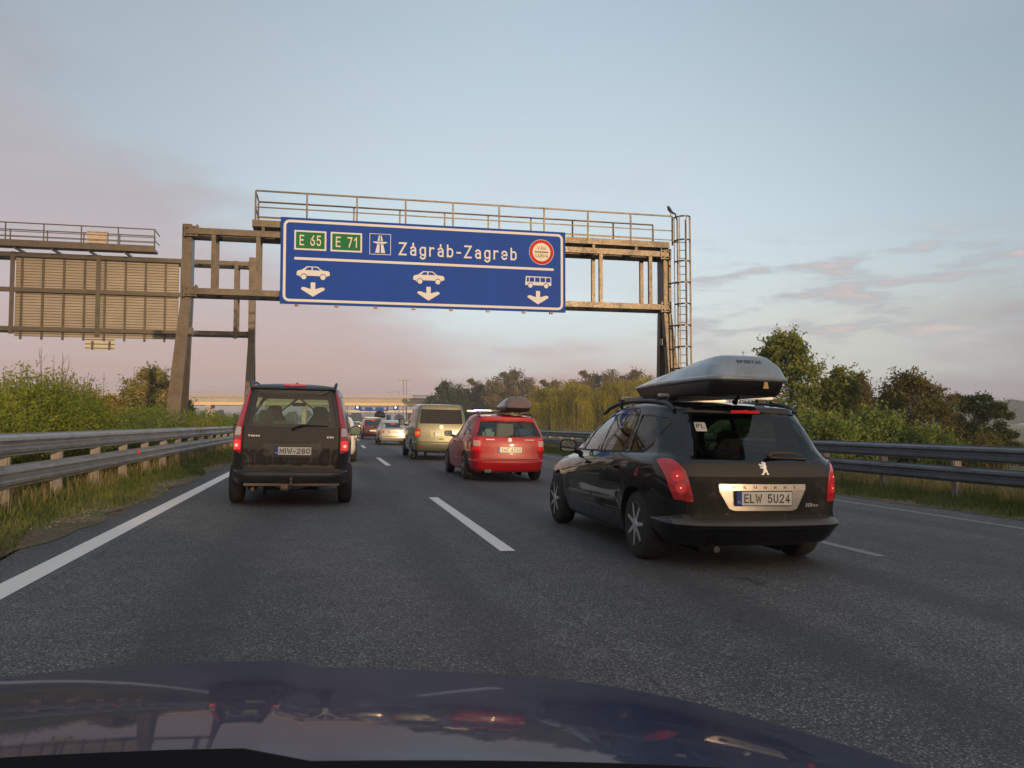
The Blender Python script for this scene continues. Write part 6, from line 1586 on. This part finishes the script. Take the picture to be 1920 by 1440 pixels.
# -- poplar-like row behind
pm = [make_tree(20+k, 11.0, 3.1, None, .34, 6500, 34, 'oval', .12, trunk=.2) for k in range(3)]
pn = [(822, 722, 178), (838, 713, 182), (856, 715, 180), (884, 706, 190), (905, 718, 186), (928, 700, 176), (946, 693, 178), (968, 692, 180), (990, 702, 178), (1020, 708, 182), (1045, 712, 176), (1072, 706, 178), (1096, 690, 180), (1122, 700, 184), (1145, 686, 178), (1170, 700, 180), (1195, 692, 176), (1216, 698, 180), (1245, 700, 182), (1290, 705, 178)]
for i, (px, top, Y) in enumerate(pn):
    h = hz(px, top, Y)+1.1; dark = px < 870
    plant('poplar_tree', 'distant tree above the end of the bridge, in the row behind the willows' if dark else 'distant brownish-green tree in the long row rising behind the willows', 'tree', pm[i % 3], at(px, Y), Y, -1.1, h/11.0, i*2.1,
          'dark trees at the bridge end' if dark else 'trees in the row behind the willows', LM['dark'] if dark else LM['poplar'])
# -- trees and bushes right of the black estate
tA = make_tree(41, 6.2, 1.75, None, .15, 15000, 46, 'oval', .16, trunk=.09)
tB = make_tree(42, 4.6, 1.45, None, .13, 12000, 36, 'cone', .05, trunk=.07)
tC = make_tree(43, 2.6, 1.7, None, .12, 13000, 34, 'dome', .02, trunk=.05)
tD = make_tree(44, 4.2, 1.8, None, .13, 12000, 40, 'oval', .02, trunk=.07)
tG = make_tree(45, 4.6, .95, None, .14, 7000, 26, 'oval', .10, trunk=.06)
def rt(name, label, me, px, top, Y, href, lm, base=-.95, wide=1.0, rz=0, group=None, cat='tree'):
    h = (hz(px, top, Y)-base)*(.86 if cat == 'bush' else 1.06); s = h/href
    return plant(name, label, cat, me, at(px, Y), Y, base, s*wide, rz, group, LM[lm], sz=s)
rt('ash_tree', 'tallest green tree on the right, rising directly behind the grey roof box', tA, 1478, 634, 31, 6.2, 'broad', wide=.95)
rt('ash_tree', 'narrow green tree next to the tallest one, seen above the black estate roof', tB, 1572, 690, 30, 4.6, 'broad', wide=1.0, rz=1)
rt('young_tree', 'small pale-topped tree behind the bushes right of the black estate', tB, 1606, 700, 33, 4.6, 'poplar', wide=.8, rz=2)
rt('green_bush', 'dense green bush behind the guardrail, first right of the black estate', tC, 1560, 768, 22, 2.6, 'bush', cat='bush', wide=.9)
rt('green_bush', 'round pale green bush behind the guardrail, left of the dark rusty tree', tC, 1632, 752, 23, 2.6, 'bush', rz=2.2, cat='bush')
rt('dark_tree', 'dark rusty-leaved tree with thin top shoots, right of the green bushes', tD, 1712, 712, 27, 4.2, 'rust', rz=.4, wide=.95)
rt('dark_tree', 'small dark tree just left of the rusty one', tG, 1672, 724, 30, 4.6, 'dark', rz=.4, wide=.9)
rt('green_bush', 'low light green bush in front of the dark rusty tree', tC, 1752, 786, 21, 2.6, 'bush', rz=4, wide=.65, cat='bush')
rt('slender_tree', 'slim hazy grey-green tree standing farther out in the field', tG, 1792, 730, 62, 4.6, 'poplar', rz=3, wide=1.2)
rt('dark_tree', 'tall dark tree behind the right guardrail, second from the picture edge', tG, 1832, 727, 30, 4.6, 'dark', rz=3.5, wide=1.15)
rt('dark_tree', 'leafy dark tree nearest the right picture edge', tG, 1868, 742, 29, 4.6, 'dark', rz=5.5, wide=1.1)
rt('low_shrub', 'low shrub at the foot of the rightmost trees', tC, 1838, 800, 24, 2.6, 'rust', rz=.8, wide=.9, cat='bush')
rt('low_shrub', 'small ragged shrub in the field at the right picture edge', tC, 1895, 822, 33, 2.6, 'dark', rz=1.8, cat='bush')
rt('green_bush', 'bush directly behind the rear window of the black estate', tC, 1500, 755, 24, 2.6, 'bush', rz=.8, wide=1.0, cat='bush')
rt('green_bush', 'bush half hidden by the roof of the black estate', tC, 1440, 750, 26, 2.6, 'bush', rz=5.8, wide=1.1, cat='bush')
# far wood on the right, fading in the haze
def far_wood(name, label, seed, px0, px1, top, Y, n, hvar, lm, kind='stuff'):
    rng = np.random.default_rng(seed); P = []
    for i in range(n):
        px = px0+(px1-px0)*rng.uniform(); H_ = (hz(px, top, Y)+1.1)*rng.uniform(1-hvar, 1); x = at(px, Y); r = H_*rng.uniform(.28, .42); k = 420
        d = rng.normal(size=(k, 3)); d /= np.linalg.norm(d, axis=1)[:, None]; P.append(np.array([x, Y+rng.uniform(-20, 20), H_*.55-1])+d*np.array([r, r, H_*.46])*rng.uniform(.6, 1, k)[:, None])
    V = leafset(np.vstack(P), Y*.006, rng, .8); o = link(name, leafmesh(name, V), LM[lm]); tag(o, label, 'wood', kind=kind); return o
far_wood('far_wood', 'misty blue-grey wood on the horizon at far right', 61, 1770, 2000, 748, 520, 46, .3, 'dark')
far_wood('far_wood', 'misty rounded clump of far trees between the bushes', 62, 1612, 1690, 722, 230, 12, .25, 'dark')
far_wood('far_wood', 'low far tree line on the horizon behind the bridge', 63, 100, 1300, 772, 600, 120, .4, 'dark')
far_wood('far_wood', 'low far tree line on the horizon at the left', 64, -250, 120, 765, 420, 40, .4, 'dark')
# -- bushes in the median on the left
def make_feather(seed, H_, rad, nst=260, leaf=.085):
    rng = np.random.default_rng(seed); P = []; D = []; b = MB()
    for k in range(nst):
        a = rng.uniform(0, 6.28); r = rad*rng.uniform(0, 1)**.6; lean = rng.uniform(.1, .9); ln = H_*rng.uniform(.55, 1)**.6*(1-.38*(r/rad)**2)
        n = int(ln/.045); t = np.linspace(.08, 1, n)
        q = np.stack([math.cos(a)*(r*.35+r*.65*t)+lean*.25*t**2*math.cos(a), math.sin(a)*(r*.35+r*.65*t)+lean*.25*t**2*math.sin(a), ln*t], 1)
        q += rng.normal(size=(n, 3))*np.stack([.05+.04*(1-t)]*3, 1); P.append(q)
        if k % 9 == 0: b.path([(math.cos(a)*r*.3, math.sin(a)*r*.3, 0), tuple(q[n//2]), tuple(q[-1])], [.012, .008, .003], 4)
    P = np.vstack(P); V = leafset(P, leaf, rng, .34, -.2)
    return b.mesh('stems'), leafmesh('foliage', V)
F1 = make_feather(1, 2.5, 1.35, 640); F2 = make_feather(2, 2.0, 1.2, 480); F3 = make_feather(3, 1.7, 1.25, 380)
for px, top, Y, me, h, lm, lab, wd in (
    (10, 700, 17, F1, 2.5, 'feather', 'large feathery green bush at the left picture edge', 1.1), (62, 676, 18, F1, 2.5, 'feather', 'tallest feathery bush in the median, second from the left edge', .95),
    (118, 692, 20, F1, 2.5, 'feather', 'feathery median bush with bare shoots, third from the left edge', .9), (150, 712, 23, F2, 2.0, 'warm', 'yellow-brown bush, sunlight put into its leaf colour, at the end of the tall feathery bushes', .95),
    (90, 745, 17.5, F2, 2.0, 'feather', 'low feathery bush right behind the left guardrail', 1.0), (-30, 720, 15, F1, 2.5, 'feather', 'feathery bush cut off by the left picture edge', 1.0),
    (205, 748, 27, F3, 1.7, 'dark', 'dark low bush in the median behind the guardrail', 1.0), (238, 756, 22, F3, 1.7, 'bush', 'green low bush in the median left of the gantry leg', 1.0),
    (285, 752, 26, F3, 1.7, 'bush', 'green low bush in the median close to the gantry leg', 1.1), (322, 752, 30, F3, 1.7, 'feather', 'feathery low bush touching the left side of the gantry leg', 1.0),
    (372, 764, 34, F3, 1.7, 'feather', 'low bush right of the left gantry leg below the bridge', 1.0), (402, 768, 40, F3, 1.7, 'bush', 'low bright green bush between gantry leg and dark people carrier', 1.0),
    (432, 771, 48, F3, 1.7, 'bush', 'low bush touching the left edge of the dark people carrier', 1.1), (450, 774, 58, F3, 1.7, 'feather', 'farthest low median bush beside the dark people carrier', 1.2)):
    s = (hz(px, top, Y)-.05)/h
    plant('median_bush', lab, 'bush', me, at(px, Y), Y, .05, s*wd, px*.1, 'bushes in the median', LM[lm], sz=s, parts=('stems', 'foliage'))
tm = make_tree(57, 4.6, 1.7, None, .17, 15000, 46, 'dome', .06, trunk=.08)
plant('flowering_tree', 'round yellowish flowering tree behind the median bushes, left of the gantry leg', 'tree', tm, at(283, 50), 50, 0, (hz(283, 688, 50))/4.6, 1, None, leaf_mat('leaf_flowering', (.16, .18, .05), (.45, .38, .18), 2.2))
for px, top, Y, lab in ((240, 732, 60, 'small olive tree on the far side of the opposite road, left of the flowering tree'), (330, 735, 58, 'small olive tree half hidden behind the left gantry leg'), (205, 742, 75, 'small far tree below the skyline left of the flowering tree')):
    plant('olive_tree', lab, 'tree', tm, at(px, Y), Y, 0, hz(px, top, Y)/4.6, px*.3, None, LM['dark'])
# bare twigs sticking out of the bushes
rng = random.Random(7)
for px, top, Y, lab in ((12, 672, 18.5, 'bare twiggy shoots at the left picture edge'), (88, 652, 19, 'bare shoots rising behind the tallest median bush'), (115, 655, 19, 'pair of tall bare shoots above the third median bush'), (145, 692, 21, 'short bare shoots beside the yellow-brown bush')):
    b = MB(); h = hz(px, top, Y)
    for k in range(5):
        x0 = rng.uniform(-.15, .15); tip = (x0+rng.uniform(-.25, .25), rng.uniform(-.2, .2), h*rng.uniform(.75, 1))
        b.path([(x0, 0, 0), (x0*1.3, 0, h*.5), tip], [.012, .009, .003], 4)
        for j in range(6):
            t = rng.uniform(.5, .95); p = (x0+(tip[0]-x0)*t, tip[1]*t, tip[2]*t); b.path([p, (p[0]+rng.uniform(-.16, .16), p[1]+rng.uniform(-.1, .1), p[2]+rng.uniform(.08, .25))], [.005, .002], 3)
    tag(b.build('bare_shoots', 'bark', loc=(at(px, Y), Y, 0)), lab, 'plant')
# -- grass
def grass(name, label, seed, n, xf, y0, y1, hf, wf, c1, c2, dens=2.0, lean=.35):
    rng = np.random.default_rng(seed)
    y = y0+(y1-y0)*rng.uniform(0, 1, n)**dens; u = rng.uniform(0, 1, n); x = xf(u, y)
    clump = .5+.5*np.sin(x*3.1+np.sin(y*1.3)*2)*np.sin(y*2.3+x*1.7); keep = rng.uniform(0, 1, n) < .35+.65*clump; x, y, u = x[keep], y[keep], u[keep]; m = len(x)
    h = hf(u)*rng.uniform(.45, 1.2, m); w = wf*rng.uniform(.6, 1.4, m)*(1+y/14); a = rng.uniform(0, 6.28, m); la = rng.uniform(0, 6.28, m); le = h*lean*rng.uniform(.2, 1.5, m)
    cxv = np.array([cx(t) for t in y]); z = -.02*np.maximum(x, -5)+.0; z = np.where(x > 11.5, -.27-(x-11.5)*.18, z); z = np.where(x < -5, .09, z)-.01
    dx, dy = np.cos(a)*w, np.sin(a)*w; V = np.empty((m, 2, 4, 3))
    X = x+cxv
    b0 = np.stack([X, y, z], 1); mid = b0+np.stack([np.cos(la)*le*.35, np.sin(la)*le*.35, h*.55], 1); tip = b0+np.stack([np.cos(la)*le, np.sin(la)*le, h], 1); dd = np.stack([dx, dy, np.zeros(m)], 1)
    V[:, 0, 0] = b0-dd; V[:, 0, 1] = b0+dd; V[:, 0, 2] = mid+dd*.8; V[:, 0, 3] = mid-dd*.8
    V[:, 1, 0] = mid-dd*.8; V[:, 1, 1] = mid+dd*.8; V[:, 1, 2] = tip+dd*.1; V[:, 1, 3] = tip-dd*.1
    V = V.reshape(-1, 3); o = link(name, np_mesh(name, V, np.arange(len(V)).reshape(-1, 4)), leaf_mat(name+'_blade', c1, c2, 2.5, .3)); tag(o, label, 'grass', kind='stuff'); return o
grass('verge_grass', 'short green grass along the left road edge below the guardrail', 1, 60000, lambda u, y: -5.6+2.85*u**.75+.2*np.sin(y*1.1)-.1, 4, 75, lambda u: .26-.17*u, .0035, (.05, .095, .02), (.17, .18, .06), 1.9)
grass('dry_grass', 'dry yellow stalks in the left verge', 2, 5000, lambda u, y: -5.2+1.6*u, 5, 60, lambda u: .42+0*u, .0022, (.22, .17, .08), (.34, .27, .13), 1.7, .5)
grass('verge_grass', 'short green grass strip along the right road edge', 3, 45000, lambda u, y: 9.72+2.2*u+.12*np.sin(y*1.7), 6, 60, lambda u: .10+.14*u, .0035, (.045, .10, .02), (.16, .19, .06), 1.5)
grass('tall_grass', 'tall dry and green grass behind the right guardrail', 4, 80000, lambda u, y: 11.4+5.5*u, 8, 60, lambda u: .60+.25*u, .0038, (.14, .16, .045), (.50, .40, .19), 1.5, .45)
grass('median_grass', 'tall grass under the median bushes', 5, 26000, lambda u, y: -9.5+4.6*u, 9, 70, lambda u: .5+0*u, .004, (.04, .07, .015), (.16, .15, .05), 1.6)
grass('dead_litter', 'brown dead stalks lying on the soil strip beside the left road edge', 6, 30000, lambda u, y: -3.35+.72*u+.10*np.sin(y*1.3), 4, 40, lambda u: .022+0*u, .0022, (.06, .04, .022), (.24, .17, .095), 1.9, 3.5)
# leaf litter and gravel on the soil strip
b = MB(); rng = random.Random(3)
for k in range(1500):
    y = 4+36*rng.random()**1.8; x = -2.95+rng.gauss(0, .16); s = rng.uniform(.004, .016)
    z = gz(x)+.008; b.add([(x-s, y-s*.7, z), (x+s, y-s, z), (x+s*.8, y+s, z), (x-s*.6, y+s*.8, z), (x, y, z+s*1.1)], [(0, 1, 4), (1, 2, 4), (2, 3, 4), (3, 0, 4)])
tag(b.build('roadside_gravel', mat('gravel', (.16, .14, .11), .9, var=.4, vscale=15)), 'loose gravel and litter along the left edge of the asphalt', 'gravel', kind='stuff')
# -- unseen trees, added to shade the near cars and show in their glossy backs
bm_ = [make_tree(80+k, 12.0, 4.2, None, .55, 2600, 30, 'oval', .08, trunk=.25) for k in range(2)]
i = 0
for x in range(-64, 95, 7):
    h = 11.6+1.2*math.sin(x*.9)+.9*math.sin(x*.37+1)
    plant('added_shade_tree', 'tall unseen tree in the row added behind the camera for shade', 'tree', bm_[i % 2], x+14, -68+3*math.sin(x*1.3), -1, (h+1)/12.0, i*1.7, 'unseen trees added behind the camera', LM['dark']); i += 1
# embankments carrying the bridge approach
def mound(name, x0, x1, z0, z1):
    b = MB(); v = []; n = 14
    for i in range(n+1):
        t = i/n; x = x0+(x1-x0)*t; z = z0+(z1-z0)*t
        v += [(x, 200-2.1*(z+1)-2, -1.15), (x, 196, z), (x, 208, z), (x, 208+2.1*(z+1)+2, -1.15)]
    f = [(4*i+j, 4*i+j+1, 4*i+j+5, 4*i+j+4) for i in range(n) for j in range(3)]; f += [(0, 3, 2, 1), (4*n, 4*n+1, 4*n+2, 4*n+3)]
    b.add(v, f); return tag(b.build(name, mat('slope_grass', (.055, .075, .025), .95, var=.4, vscale=.4, bump=.3, bscale=3)), kind='structure')
mound('embankment_right', 34.5, 150, 6.9, 2.5); mound('embankment_left', -33, -160, 6.9, 5.5)

# ------------------------------------------------------------------ thin morning haze over the plain
b = MB(); b.box(-2500, 2600, -400, 3200, -2.3, 24)
hz_ = b.build('haze', None); tag(hz_, 'thin pale morning haze over the plain', 'haze', kind='stuff')
hm = bpy.data.materials.new('haze'); hm.use_nodes = True; hn = hm.node_tree; hn.nodes.clear()
pv_ = nd(hn, 'ShaderNodeVolumePrincipled'); pv_.inputs['Color'].default_value = (.80, .84, .90, 1); pv_.inputs['Density'].default_value = .0008; pv_.inputs['Anisotropy'].default_value = .2
ho = nd(hn, 'ShaderNodeOutputMaterial'); hn.links.new(pv_.outputs[0], ho.inputs['Volume']); hz_.data.materials.append(hm)
